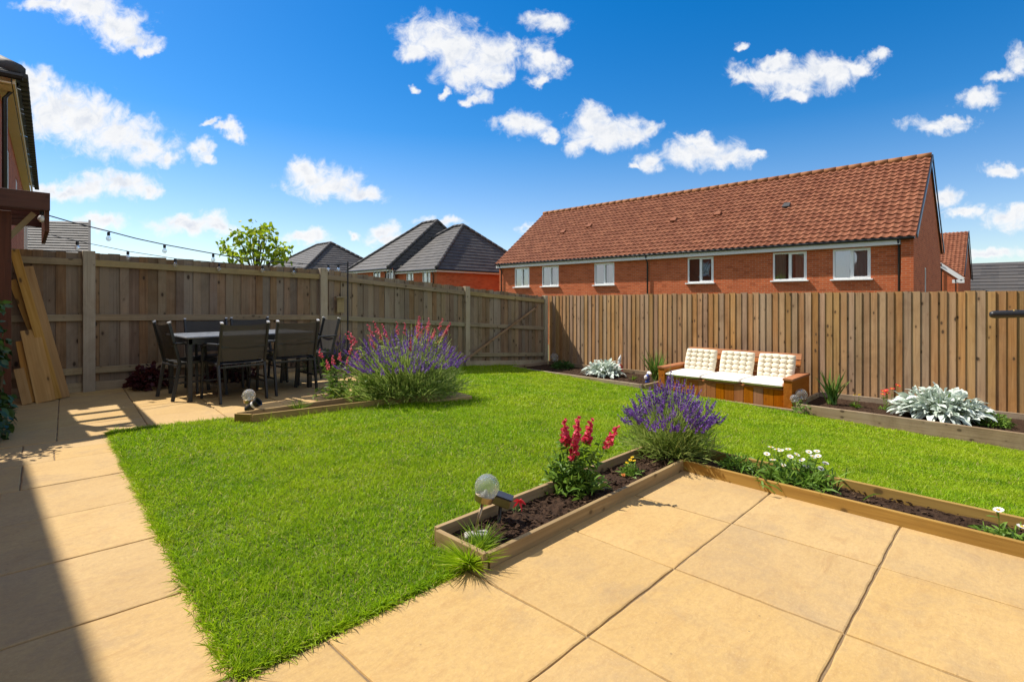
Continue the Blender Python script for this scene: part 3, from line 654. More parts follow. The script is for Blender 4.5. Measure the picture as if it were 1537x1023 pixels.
# raised beds each side of the bench
def raised(label, y0, y1, xf0, xf1, xb, zt):
    b = thing('raised_bed', (8.9, (y0 + y1) / 2, gz(8.6)), label, 'planter'); zf = lambda x: zt - .36
    board(b, (xf0, y0), (xf1, y1), (zf(xf0), zf(xf1)), (zt, zt), M['sleeperR'], .05); board(b, (xb, y0), (xb, y1), zt - .36, zt + .01, M['sleeperR'], .04)
    for (yy, xf) in ((y0, xf0), (y1, xf1)): board(b, (xf + .028, yy + (.024 if yy == y0 else -.024)), (xb - .024, yy + (.024 if yy == y0 else -.024)), zt - .36, zt - .004, M['sleeperR'], .045)
    soil_sheet('soil', b, ((xf0 + .02, y0), (xf1 + .02, y1), (xb, y1), (xb, y0)), zt - .065, 90, 24, .016, 420); return b
raised('long raised timber bed with a silvery plant against the sunlit fence beside the bench', 2.30, -2.6, 8.30, 8.12, 9.56, -.345)
raised('raised timber bed in the fence corner holding a small silvery plant', 8.02, 4.66, 8.24, 8.06, 9.56, -.305)
kb = MB(); kb.bar((8.37, 2.33, -.50), (8.37, 4.63, -.50), .05, .10); tag(kb.build('timber_kerb', M['sleeperR'], bevel=.004), 'pale timber kerb along the ground in front of the bench', 'kerb')

# ------------------------------------------------------------------ bench and cushions
BG = -.465; bx0, bx1, by0, by1 = 8.42, 9.30, 2.39, 4.55
be = thing('bench', (8.85, 3.45, BG), 'orange-brown wooden box bench with boarded front between the raised beds', 'bench')
for (a, b) in ((by0, by0 + .12), (by1 - .12, by1)):
    q = MB(); q.box(bx0, bx1, a, b, BG - .02, BG + .415, .5)
    q.box(bx0 - .012, bx1 + .004, a - .012, b + .012, BG + .417, BG + .45, .3); q.build('arm', M['bench'], be, bevel=.004)
q = MB(); n = 13; w = (by1 - by0 - .24) / n
for k in range(n): q.box(bx0 + .03, bx0 + .055, by0 + .12 + k * w + .002, by0 + .12 + (k + 1) * w - .002, BG - .02, BG + .262)
q.build('front_panel', M['bench'], be, bevel=.003)
q = MB(); q.box(bx0 + .02, bx1 - .05, by0 + .122, by1 - .122, BG + .264, BG + .285); q.build('seat', M['bench'], be, bevel=.003)
q = MB()
for k in range(4): q.frame_box((bx1 - .09 + .05 * k, (by0 + by1) / 2, BG + .36 + .11 * k), (0, 1, 0), (.9, 0, -.42), (.42, 0, .9), (by1 - by0) / 2 - .125, .012, .052)
q.build('backrest', M['bench'], be, bevel=.003)
cw = (by1 - by0 - .24) / 3
pos = ['white seat cushion beside the bench arm near the grass-leaved corner plant', 'white seat cushion in the middle of the bench', 'white seat cushion beside the bench arm nearest the glass globe']
posb = ['buttoned cream back cushion at the bench end near the corner raised bed', 'buttoned cream back cushion in the middle of the bench', 'buttoned cream back cushion at the bench end nearest the silvery plant']
def pill(name, c, ux, uy, uz, hx, hy, hz, mat_, tuft=0, nu=44, nv=40):
    """soft cushion: two bulged faces joined at a seam; optional tuft dimples"""
    c, ux, uy, uz = Vector(c), Vector(ux), Vector(uy), Vector(uz); mb = MB()
    for sgn in (1, -1):
        def fn(u, v):
            a, b = 2 * u - 1, 2 * v - 1
            ea = 1 - abs(a) ** 7; eb = 1 - abs(b) ** 7; th = (max(0, ea) * max(0, eb)) ** .42
            if tuft:
                ta, tb2 = (a + 1) / 2 * tuft, (b + 1) / 2 * tuft
                da = ta - round(ta); db = tb2 - round(tb2); inner = 0.5 < ta < tuft - .5 and 0.5 < tb2 < tuft - .5
                dd = math.hypot(da, db); dim = math.exp(-(dd / .2) ** 2) * .85
                seam = max(math.exp(-(da / .09) ** 2) if .5 < ta < tuft - .5 else 0, math.exp(-(db / .09) ** 2) if .5 < tb2 < tuft - .5 else 0) * .30
                th = th * (0.78 + .22 * abs(math.sin(math.pi * ta) * math.sin(math.pi * tb2)) ** .5) - (dim if inner else 0) * .62 * th - seam * th * .5
            round_ = 1 - .035 * (a * a * b * b)
            return c + ux * (a * hx * round_) + uy * (b * hy * round_) + uz * (sgn * hz * max(th, 0.0) + (random.uniform(-.0015, .0015)))
        if sgn == 1: mb.grid(fn, nu, nv, .5)
        else: mb.grid(lambda u, v: fn(1 - u, v), nu, nv, .5)
    return mb.build(name, mat_, None, smooth=True)
for k in range(3):
    yc = by1 - .12 - cw * (k + .5)
    o = pill('seat_cushion', ((bx0 + .06 + bx1 - .16) / 2 - .03, yc, BG + .33), (0, -1, 0), (1, 0, 0), (0, 0, 1), cw / 2 - .004, .375, .046, M['fabricw']); tag(o, pos[k], 'cushion', 'seat cushions on the bench')
    o = pill('back_cushion', (bx1 - .15, yc + random.uniform(-.01, .01), BG + .535), (0, -1, 0), Vector((.34, 0, .94)).normalized(), Vector((-.94, 0, .34)).normalized(), cw / 2 - .035, .205, .07, M['fabric'], 5, 60, 54); tag(o, posb[k], 'cushion', 'buttoned back cushions on the bench')

# ------------------------------------------------------------------ dining set
dt = thing('dining_table', (2.42, 7.12, 0), 'charcoal metal garden dining table with six dark chairs round it', 'table')
tx0, tx1, ty0, ty1 = 1.68, 3.16, 6.68, 7.56
q = MB(); q.box(tx0, tx1, ty0, ty1, .715, .735); q.build('tabletop', M['charcoal'], dt, bevel=.006)
q = MB(); q.box(tx0 + .03, tx1 - .03, ty0 + .02, ty0 + .045, .65, .714); q.box(tx0 + .03, tx1 - .03, ty1 - .045, ty1 - .02, .65, .714); q.box(tx0 + .02, tx0 + .045, ty0 + .05, ty1 - .05, .65, .713); q.box(tx1 - .045, tx1 - .02, ty0 + .05, ty1 - .05, .65, .713); q.build('apron', M['black'], dt)
for (x, y) in ((tx0 + .045, ty0 + .045), (tx0 + .045, ty1 - .045), (tx1 - .045, ty0 + .045), (tx1 - .045, ty1 - .045)):
    q = MB(); q.box(x - .025, x + .025, y - .025, y + .025, .0, .712); q.build('leg', M['black'], dt, bevel=.004)
def make_chair():
    t = thing('dining_chair', (0, 0, 0), 'x', 'chair', 'dark mesh chairs round the dining table')
    for s in (-1, 1):
        q = MB(); q.bar((s * .25, -.29, 0), (s * .25, -.215, .43), .026, .036, up=(0, 1, 0)); q.bar((s * .25, -.2175, .425), (s * .25, -.325, .885), .026, .034, up=(0, 1, 0)); lg = q.build('rear_leg', M['black'], t, bevel=.004)
        q = MB(); q.bar((s * .25, -.322, .887), (s * .25, -.328, .901), .028, .036, up=(0, 1, 0)); q.build('cap', M['cap'], lg)
        q = MB(); q.bar((s * .265, .28, 0), (s * .265, .235, .60), .026, .034, up=(0, 1, 0)); q.build('front_leg', M['black'], t, bevel=.004)
        q = MB(); q.bar((s * .27, -.285, .655), (s * .27, .05, .645), .042, .022); q.bar((s * .27, .048, .645), (s * .268, .26, .610), .042, .022); q.build('armrest', M['black'], t, bevel=.006)
        q = MB(); q.bar((s * .25, -.215, .42), (s * .25, .245, .435), .024, .03); q.build('seat_rail', M['black'], t)
    q = MB(); q.grid(lambda u, v: ((u - .5) * .48, -.21 + v * .45, .425 + .02 * v - .018 * math.sin(math.pi * u) * math.sin(math.pi * v)), 8, 8, .5); q.build('seat', M['black'], t, smooth=True)
    q = MB()
    def bk(u, v):
        z = .46 + v * .415 - .014 * (1 - (2 * u - 1) ** 2) * max(0, v * 3 - 2); y = -.2175 - .1075 * (z - .425) / .46 - .022 * math.sin(math.pi * u); return ((u - .5) * .476, y, z)
    q.grid(bk, 12, 10, .5); q.build('backrest', M['sling'], t, smooth=True)
    q = MB(); q.bar((-.24, -.235, .395), (.24, -.235, .395), .02, .02); q.bar((-.25, .243, .41), (.25, .243, .41), .02, .02); q.bar((-.255, .26, .2), (-.245, -.245, .2), .018, .018); q.bar((.255, .26, .2), (.245, -.245, .2), .018, .018); q.bar((-.24, -.268, .62), (.24, -.268, .62), .012, .012); q.build('stretcher', M['black'], t)
    return t
ch = make_chair()
spots = [((2.16, 6.61), 0.03, 'dark mesh dining chair with its back to the lawn, behind the small globe lamp'),
         ((2.80, 6.67), 0.0, 'dark mesh dining chair with its back to the lawn, nearest the big lavender bush'),
         ((1.86, 7.14), -R(90) + .08, 'dark mesh dining chair at the table end nearest the leaning planks'),
         ((3.27, 7.08), R(90) - .05, 'dark mesh dining chair at the table end beside the flowering plants'),
         ((2.22, 7.58), R(180), 'dark dining chair on the fence side of the table, nearer the leaning planks'),
         ((2.81, 7.62), R(180) + .04, 'dark dining chair on the fence side of the table, nearer the thin pole')]
for i, ((x, y), rz, lab) in enumerate(spots):
    o = ch if i == 0 else copy_tree(ch); o.location = (x, y, .002); o.rotation_euler = (0, 0, rz); o['label'] = lab

# ------------------------------------------------------------------ leaning planks
def plank(b0, t0, w, th, yb, yt, lab, zb=.004):
    A_ = onY(*b0, yb); A_.z = zb; B_ = onY(*t0, yt); a = (B_ - A_).normalized(); u = Vector((0, -1, 0)); s_ = a.cross(u).normalized(); n_ = s_.cross(a)
    q = MB(); q.frame_box((A_ + B_) / 2, a, s_, n_, (B_ - A_).length / 2, w / 2, th / 2); A_.z += .5 * w * abs(s_.z)
    tag(q.build('plank', M['plank'], bevel=.003), lab, 'plank', 'timber offcuts leaning on the fence')
plank((69, 602), (45, 495), .17, .022, 7.88, 8.15, 'wide short pale plank at the front of the leaning timber')
plank((97, 596), (41, 400), .10, .03, 8.06, 8.34, 'long orange plank leaning at the end nearest the fence post')
plank((86, 597), (21, 375), .085, .045, 8.00, 8.31, 'tallest leaning plank reaching above the fence top')
plank((48, 603), (30, 512), .075, .03, 7.93, 8.16, 'narrow plank beside the hedge, left of the wide pale one')
plank((41, 604), (28, 553), .085, .022, 7.84, 7.96, 'shortest offcut at the foot of the leaning timber beside the hedge')
plank((88, 598), (18, 420), .07, .022, 8.13, 8.33, 'thin dark plank behind the other leaning timber')

# ------------------------------------------------------------------ pergola and hedge
pg = thing('pergola', (0, 7, 0), 'dark red-brown timber pergola with a bulb hanging below its beam', 'pergola')
px_r = onY(75, 291, 7.1); PZ = px_r.z; PX = px_r.x
q = MB(); q.bar((-1.6, 7.1, PZ - .085), (PX, 7.1, PZ - .085), .04, .18); q.build('front_beam', M['pergola'], pg, bevel=.004)
q = MB(); q.bar((PX - .02, 7.122, PZ - .19), (PX + .07, 8.75, PZ - .19), .035, .39); q.build('side_beam', M['pergola'], pg, bevel=.004)
q = MB(); q.bar((-1.6, 8.75, PZ - .085), (PX + .06, 8.75, PZ - .085), .04, .18); q.build('back_beam', M['pergola'], pg, bevel=.004)
for k in range(3):
    q = MB(); yy = 7.5 + k * .4; q.bar((-1.6, yy, PZ - .10), (PX - .01, yy, PZ - .10), .045, .10); q.build('rafter', M['pergola'], pg, bevel=.003)
q = MB(); q.bar((-1.6, 7.93, PZ + .012), (.08, 7.93, PZ + .012), 1.7, .018); q.build('roof_deck', M['pergola'], pg)
for (x, y) in ((0.24, 7.3), (-1.5, 7.15), (-1.5, 8.3)):
    q = MB(); q.box(x - .05, x + .05, y - .05, y + .05, 0, PZ - .19); q.build('post', M['pergola'], pg, bevel=.004)
q = MB(); q.bar((.24, 7.30, PZ - .5), (.46, 7.30, PZ - .19), .05, .05); q.build('brace', M['railL'], pg)
hd = thing('hedge', (.1, 6.2, 0), 'glossy dark ivy clothing the pergola post beside the leaning planks', 'hedge')
l = LB(); N = 2300
hb = np.c_[rng.uniform(-.45, .27, N), rng.uniform(5.85, 6.7, N), rng.uniform(.0, 1.13, N)]
wob = .05 * np.sin(hb[:, 2] * 11) + .04 * np.sin(hb[:, 2] * 5 + 1); hb[:, 0] = np.minimum(hb[:, 0], .10 + .07 * rng.random(N) + wob + .10 * (hb[:, 1] - 5.85))
l.strips(hb, np.c_[rng.normal(.5, .6, N), rng.normal(-.6, .6, N), rng.normal(-.3, .6, N)], rng.uniform(.04, .075, N), rng.uniform(.03, .05, N), (0, 0, -.3), (.3, 1, .8, .05), cup=.15)
l.build('foliage', M['ivy'], hd); q = MB()
for k in range(6): q.tube([(-.05 + .04 * k, 6.3, 0), (-.06 + .05 * k, 6.25, .5), (-.02 + .03 * k, 6.3, 1.0)], .012)
q.build('stem', M['bark'], hd)

# ------------------------------------------------------------------ pole and string lights
pl = thing('plant_pole', (0, 0, 0), 'thin black metal pole with a short hook standing against the fence', 'pole'); pl.location = (0, 0, 0)
pt = onY(522, 393, 7.95); q = MB(); q.tube([(pt.x, pt.y, gz(pt.x) - .1), (pt.x, pt.y, pt.z)], .013); q.build('shaft', M['black'], pl)
q = MB(); q.tube([(pt.x, pt.y, pt.z - .03), (pt.x - .14, pt.y + .02, pt.z - .05), (pt.x - .2, pt.y + .03, pt.z - .06)], .006); q.build('hook', M['black'], pl)
def string(label, pts, bulbs, rad):
    t = thing('string_lights', (0, 0, 0), label, 'string lights', 'outdoor bulb strings over the fence')
    W_ = [onY(a, b, y) for (a, b, y) in pts]; q = MB(); q.tube(W_, rad, 5); q.build('cable', M['black'], t)
    for (a, b, y) in bulbs:
        p = onY(a, b, y); q = MB(); q.lathe(p, [(.004, .0), (.016, -.004), (.017, -.042), (.012, -.046)], 10); sk = q.build('socket', M['black'], t)
        q = MB(); q.lathe(p, [(.011, -.047), (.02, -.058), (.029, -.078), (.027, -.098), (.015, -.112), (.0, -.116)], 12); q.lathe(p, [(.0, -.104), (.010, -.10), (.008, -.07), (.0, -.06)], 8); q.build('bulb', M['bulbglass'], t, smooth=True)
string('upper black cable of clear bulbs strung from the pergola towards the thin pole', [(72, 323, 8.12), (110, 334, 8.14), (163, 347, 8.16), (205, 358, 8.17), (247, 367, 8.18), (290, 375, 8.18), (345, 385, 8.16), (420, 393, 8.1), (480, 398, 8.02), (521, 396, 7.95)],
       [(163, 348, 8.15), (247, 367, 8.17), (320, 381, 8.17), (493, 397, 7.99), (508, 397, 7.97)], .007)
string('lower thin cable of clear bulbs along the fence top', [(72, 352, 8.30), (137, 366, 8.32), (192, 377, 8.33), (263, 388, 8.33), (329, 394, 8.32), (394, 397, 8.30), (440, 400, 8.28), (478, 404, 8.24)],
       [(116, 362, 8.31), (192, 377, 8.32), (263, 388, 8.3), (329, 395, 8.3), (394, 398, 8.28), (441, 401, 8.26)], .004)
hb_ = thing('hanging_bulb', (0, 0, 0), 'clear bulb hanging under the dark pergola beam', 'bulb'); p = onY(63, 316, 7.16)
q = MB(); q.lathe(p, [(.004, .02), (.018, .016), (.018, -.04), (.012, -.046)], 10); q.build('socket', M['black'], hb_)
q = MB(); q.lathe(p, [(.011, -.047), (.026, -.06), (.034, -.08), (.031, -.102), (.016, -.118), (.0, -.122)], 12); q.build('glass', M['whitep'], hb_, smooth=True)

# ------------------------------------------------------------------ solar lamps
def globe_lamp(foot, top, r, label, stem=True, cup=True):
    foot, top = Vector(foot), Vector(top); t = thing('globe_lamp', foot, label, 'solar lamp', 'glass globe garden lamps'); ax = (top - foot).normalized()
    q = MB(); q.ball(top, r, 28, 18); q.ball(top, r * .94, 28, 18, flip=True); q.build('globe', M['globe'], t, smooth=True)
    q = MB(); q.lathe(top, [(r * .10, -r * .25), (r * .16, -r * .45), (r * .5, -r * .75), (0, -r * .8)], 14, ax); q.build('reflector', M['whitep'], t, smooth=True)
    if cup: q = MB(); q.lathe(top - ax * r * .62, [(r * .25, -r * .62), (r * .74, -r * .55), (r * .80, -r * .05), (r * .72, 0), (.0, -r * .1)], 24, ax); q.build('cup', M['steel'], t, smooth=False)
    if stem: q = MB(); q.tube([foot - ax * .03, top - ax * r * 1.2], r * .135, 12); q.build('stem', M['steel'], t, smooth=True)
    return t
f0 = onZ(711, 806, .03); t0 = f0 + Vector((0, 0, 0)); t0 = onD(731, 730, f0.x * cA + f0.y * sA + .01)
globe_lamp(f0, t0, .0595, 'large clear glass globe lamp on a leaning steel stem in the L-shaped bed')
f0 = onZ(374, 618, .05); t0 = onD(373.5, 593, f0.x * cA + f0.y * sA); globe_lamp(f0, t0, .062, 'glass globe lamp in the narrow bed in front of the dining chairs')
f0 = onZ(1203, 603, -.35); t0 = onD(1203, 592, f0.x * cA + f0.y * sA); globe_lamp(f0, t0, .085, 'larger glass globe lamp of the pair on the raised bed corner by the bench')
f0 = onZ(1193, 604, -.345); t0 = onD(1192.5, 598, f0.x * cA + f0.y * sA); globe_lamp(f0, t0, .06, 'smaller globe lamp of the pair on the raised bed corner by the bench')
f0 = onZ(832, 547, -.36); t0 = onD(832, 536, f0.x * cA + f0.y * sA - .1); globe_lamp(f0, t0, .10, 'grey glass globe lamp standing in the shaded fence corner')
def spot(c, ax, L, r, body, lab, foot, panel=True):
    c, ax = Vector(c), Vector(ax).normalized(); t = thing('solar_spotlight', Vector(foot), lab, 'spotlight')
    if panel:
        s_ = ax.cross(Vector((0, 0, 1))).normalized(); u = s_.cross(ax)
        q = MB(); q.frame_box(c, ax, s_, u, L / 2, r, r * .7); q.build('body', M[body], t, bevel=.008); q = MB(); q.frame_box(c + u * (r * .7 + .004), ax, s_, u, L / 2 * 1.05, r * 1.05, .0035); q.build('solar_panel', M['solar'], t)
    else:
        q = MB(); q.lathe(c, [(r * .6, -L / 2), (r * .95, -L * .42), (r, L * .22), (r * 1.15, L * .26), (r * 1.2, L / 2), (r * .95, L / 2 - .004), (r * .9, L * .3), (0, L * .3)], 20, ax); q.build('body', M[body], t)
        q = MB(); q.lathe(c, [(r * 1.03, L * .06), (r * 1.03, L * .2), (r * .98, L * .2)], 20, ax); q.build('ring', M['whitep'], t)
    q = MB(); q.tube([foot, c], .009, 8); q.build('stake', M['black'], t); return t
c = onD(752, 750, 2.66); spot(c, (sA * .9 - .1, -cA * .9 - .1, -.28), .105, .033, 'olive', 'olive solar spotlight with a dark panel beside the red flower in the L-shaped bed', onZ(749, 785, .03))
c = onD(379, 609, 5.05); spot(c, (sA, -cA - .1, .75), .155, .037, 'black', 'black solar spotlight tilted beside the small globe lamp in the narrow bed', onZ(371, 622, .05), False)
q = MB(); p = onZ(715, 803, .045); q.frame_box(p, (.8, -.6, .05), (.6, .8, 0), (-.04, .03, 1), .055, .03, .012); tag(q.build('stone', M['stone'], bevel=.006), 'pale flat stone lying at the foot of the large globe lamp', 'stone')

# ------------------------------------------------------------------ ornaments
def gnome(p, lab, s):
    t = thing('garden_ornament', p, lab, 'ornament'); p = Vector(p)
    q = MB(); q.lathe(p, [(.05 * s, 0), (.06 * s, .03 * s), (.05 * s, .1 * s), (.025 * s, .14 * s), (0, .145 * s)], 14); q.build('body', M['redp'], t, smooth=True)
    q = MB(); q.ball(p + Vector((0, 0, .165 * s)), .03 * s, 12, 8); q.lathe(p + Vector((0, 0, .185 * s)), [(.032 * s, 0), (.02 * s, .05 * s), (0, .11 * s)], 12, (.15, -.2, 1)); q.build('head', M['whitep'], t, smooth=True)
    q = MB(); q.ball(p + Vector((-.05 * s, .03 * s, .09 * s)), .022 * s, 10, 7); q.ball(p + Vector((-.05 * s, -.035 * s, .10 * s)), .022 * s, 10, 7); q.build('arm', M['whitep'], t, smooth=True)
gnome((9.42, 5.98, -.37), 'red and white garden ornament standing behind the small silvery plant', 1.35)
p = onZ(972, 574, -.37); t = thing('garden_ornament', p, 'blue and white bird ornament by the grassy plant at the bench arm', 'ornament')
q = MB(); q.ball(p + Vector((0, 0, .09)), .06, 16, 12, (1.0, .7, 1.15)); q.lathe(p, [(.05, 0), (.035, .03), (.02, .06)], 12); q.build('body', M['bluep'], t, smooth=True)
q = MB(); q.ball(p + Vector((.02, -.02, .17)), .042, 14, 10); q.ball(p + Vector((-.05, .01, .10)), .034, 12, 8, (.5, 1, 1.2)); q.ball(p + Vector((.0, -.055, .165)), .03, 12, 8); q.build('wing', M['whitep'], t, smooth=True)
p = onZ(978, 566, -.37) + Vector((.25, .1, 0)); t = thing('garden_ornament', p, 'round terracotta ornament behind the blue and white bird', 'ornament'); q = MB(); q.lathe(p, [(.035, 0), (.012, .02), (.012, .16)], 10); q.build('stalk', M['terra'], t); q = MB(); q.ball(p + Vector((0, 0, .2)), .05, 14, 10); q.build('ball', M['terra'], t, smooth=True)

# ------------------------------------------------------------------ rail entering the picture by the house
hr = thing('handrail', (0, 0, 0), 'black tubular rail with a brass collar reaching in over the patio', 'rail')
a = onD(1486, 472, 1.9); b = onD(1700, 467, 1.75); q = MB(); dd = (b - a).normalized(); q.tube([a, a + dd * .006, a + dd * .012, b], [.009, .0125, .0135, .0135], 16); q.build('tube', M['black'], hr, smooth=True)
c = onD(1523, 470.6, 1.875); q = MB(); q.tube([c - dd * .006, c + dd * .006], .0145, 16); q.build('collar', M['gold'], hr, smooth=True)
q = MB(); q.tube([(b.x, b.y, 0), (b.x, b.y, b.z)], .016, 12); q.build('post', M['black'], hr, smooth=True)

# ------------------------------------------------------------------ plants
def hemis(n, spread=1.0):
    a = rng.random(n) * 2 * np.pi; t = np.sqrt(rng.random(n)) * spread; return np.c_[np.cos(a) * np.sin(t), np.sin(a) * np.sin(t), np.cos(t)]
def lavender(name, p, rad, H, nst, label, fm='lavflower', lm='lavleaf', fh=.07, fsz=.008, squash=(1, 1), cat='lavender', group=None, K=20, bushn=1600):
    p = np.array(p, float); t = thing(name, p, label, cat, group)
    l = LB(); d = hemis(bushn, 1.5); d[:, 0] *= squash[0]; d[:, 1] *= squash[1]
    l.strips(p + np.c_[rng.normal(0, rad * .14, bushn) * squash[0], rng.normal(0, rad * .14, bushn) * squash[1], np.zeros(bushn)] + d * (rng.random(bushn) ** .5)[:, None] * np.array([rad * .85, rad * .85, H * .78]) * .85, d + rng.normal(0, .35, (bushn, 3)) + np.array([0, 0, .35]), rng.uniform(.05, .11, bushn) * (H / .45), rng.uniform(.004, .0075, bushn) * (H / .45), (0, 0, -.15), (.6, 1, .7, .1))
    d = hemis(nst, 1.15); d[:, 0] *= squash[0]; d[:, 1] *= squash[1]; r3 = np.array([rad, rad, H]) 
    an = np.arctan2(d[:, 1], d[:, 0]); lop = 1 + .13 * np.sin(2 * an + 1.0) + .08 * np.sin(5 * an)
    tip = d * r3 * (rng.uniform(.72, 1.06, nst) * lop)[:, None]; tip[:, 2] = np.maximum(tip[:, 2], H * .52)
    b0 = p + np.c_[rng.normal(0, rad * .12, nst) * squash[0], rng.normal(0, rad * .12, nst) * squash[1], np.full(nst, .01)]
    dv = p + tip - b0; Ls = np.linalg.norm(dv, axis=1); up = np.zeros((nst, 3)); up[:, 2] = .22
    l.strips(b0, dv - up * Ls[:, None], Ls, .0035 * (H / .45), up, (1, .9, .8, .7)); l.build('foliage', M[lm], t)
    fl = LB(); dn = (dv + up * Ls[:, None]); dn /= np.linalg.norm(dn, axis=1, keepdims=True); end = p + tip
    for k in range(K):
        s = k / K; q = end + dn * ((s - .15) * fh * rng.uniform(.8, 1.2, nst))[:, None]; th = rng.normal(size=(nst, 3)); th -= (th * dn).sum(1, keepdims=True) * dn; th /= np.linalg.norm(th, axis=1, keepdims=True)
        sz = fsz * (1 - .55 * s) * rng.uniform(.7, 1.3, nst); fl.strips(q, th + dn * .8, sz * 1.4, sz * 1.15, None, (.5, 1, .4))
    fl.build('flower', M[fm], t); return t
pL = onZ(1016, 683, .03)
lavender('lavender_plant', (3.56, 1.83, .03), .40, .47, 400, 'lavender in full purple flower at the inner corner of the L-shaped bed', fh=.075, fsz=.0115, bushn=3600)
lavender('lavender_plant', (3.58, 5.15, .02), .80, .68, 560, 'large rounded lavender bush spilling over the lawn beside the terrace', fh=.09, fsz=.013, squash=(1, .8), bushn=9500, K=18)
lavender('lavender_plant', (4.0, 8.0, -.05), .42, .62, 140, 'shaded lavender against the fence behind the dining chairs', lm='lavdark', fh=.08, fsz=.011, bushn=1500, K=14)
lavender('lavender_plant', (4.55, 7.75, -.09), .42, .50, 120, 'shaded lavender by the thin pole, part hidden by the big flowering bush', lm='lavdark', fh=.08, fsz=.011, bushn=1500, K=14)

def flower_spikes(name, p, stems, label, cat, petal, leafm, fsz=.016, nf=12, fh=.14, leaflen=.06, leafw=.013, base_leaves=160, basr=.12):
    p = np.array(p, float); t = thing(name, p, label, cat); l = LB(); sp = []
    for (dx, dy, h, flw) in stems:
        end = p + np.array([dx, dy, h]); b0 = p + np.array([dx * .25, dy * .25, 0]); dv = end - b0
        l.strips([b0], [dv], np.linalg.norm(dv), .006, (0, 0, 0), (1, .9, .8, .6))
        n = int(h / .007); s = rng.random(n) * (.82 if flw else 1.0); th = rng.normal(size=(n, 3)); th[:, 2] = np.abs(th[:, 2]) * .3 + .35
        l.strips(b0 + dv * s[:, None], th, leaflen * rng.uniform(.6, 1.2, n) * (1.15 - .6 * s), leafw * rng.uniform(.8, 1.2, n), (0, 0, -.4), (.4, 1, .8, .05), cup=.12)
        if flw:
            fl = LB(); sp.append(fl)
            for k in range(nf):
                s = k / nf; c = end + dv / np.linalg.norm(dv) * (fh * (s - .5)); a = k * 2.4 + random.random(); rr = fsz * (1.05 - .6 * s); off = np.array([math.cos(a), math.sin(a), -.15]) * rr * .9
                nn = 9; dd = rng.normal(size=(nn, 3)) + np.array([math.cos(a), math.sin(a), 0]) * .7; fl.strips(np.repeat([c + off * .5], nn, 0), dd, rr * rng.uniform(1.0, 1.5, nn), rr * rng.uniform(.9, 1.3, nn), None, (.5, 1.0, .9, .3), cup=.4)
    if base_leaves:
        n = base_leaves; d = hemis(n, 1.35); l.strips(p + rng.normal(0, basr * .35, (n, 3)) * np.array([1, 1, 0]) + np.c_[np.zeros((n, 2)), rng.random(n) * .12], d, rng.uniform(.05, .10, n), leafw * rng.uniform(.9, 1.4, n), (0, 0, -.5), (.4, 1, .8, .05), cup=.12)
    l.build('foliage', M[leafm], t)
    for fl in sp: fl.build('flower_spike', M[petal], t)
    return t
f = onZ(858, 738, .03)
rr_ = Vector((sA, -cA, 0))
def st(dpx, h, flw, dd=0.0): v = rr_ * (dpx / 262.0) + Vector((cA, sA, 0)) * dd; return (v.x, v.y, h, flw)
flower_spikes('snapdragon', f, [st(-10, .36, True), st(9, .37, True, .02), st(3, .28, True, -.03), st(29, .35, True, .06), st(62, .33, True, .0), st(-16, .28, False, .03), st(16, .27, False, .05), st(44, .28, False, .02), st(-26, .24, False, -.04), st(-38, .2, False, .0), st(36, .25, False, -.02), st(-30, .17, False), st(-45, .12, False, .05), st(50, .20, False, .05), st(20, .2, False, -.05), st(-20, .22, False, .06)],
              'pink snapdragon with upright flower spikes in the L-shaped bed', 'snapdragon', 'pink', 'green', fsz=.023, nf=11, fh=.15, leaflen=.075, leafw=.016, base_leaves=260, basr=.2)
flower_spikes('penstemon', (3.75, 5.45, 0), [(rng.uniform(-.75, .75), rng.uniform(-.25, .3), rng.uniform(.60, .88), True) for _ in range(30)], 'coral pink penstemon spikes rising behind the big lavender bush', 'flowering plant', 'coral', 'lavleaf', fsz=.017, nf=7, fh=.17, leaflen=.09, leafw=.014, base_leaves=300, basr=.5)
# pink flowers on the terrace side of the bush
flower_spikes('penstemon', (3.02, 5.75, 0), [(rng.uniform(-.28, .28), rng.uniform(-.2, .2), rng.uniform(.30, .60), True) for _ in range(9)], 'low pink penstemon spilling onto the terrace beside the dining chairs', 'flowering plant', 'coral', 'green', fsz=.017, nf=6, fh=.11, leaflen=.08, leafw=.014, base_leaves=260, basr=.35)
p = onZ(775, 768, .03); t = thing('red_flower', p, 'single red flower leaning over the soil beside the olive spotlight', 'flower'); l = LB(); top = Vector(onD(779, 751, 2.62)); a = np.array(p)
l.strips([a], [np.array(top) - a], (top - p).length, .005, None, (1, 1, .8)); l.strips(np.repeat([a], 7, 0), hemis(7, 1.3), .05, .012, (0, 0, -.3)); l.build('stem', M['stem'], t); l = LB()
for k in range(5):
    an = k * 1.256; l.strips([np.array(top)], [Vector((math.cos(an) * rr_.x, math.cos(an) * rr_.y, math.sin(an) * .8 + .1)) + Vector((-.25, -.25, 0))], .036, .018, (0, 0, -.5), (.5, .8, 1, .7, .2), cup=.3)
l.build('petals', M['red'], t)
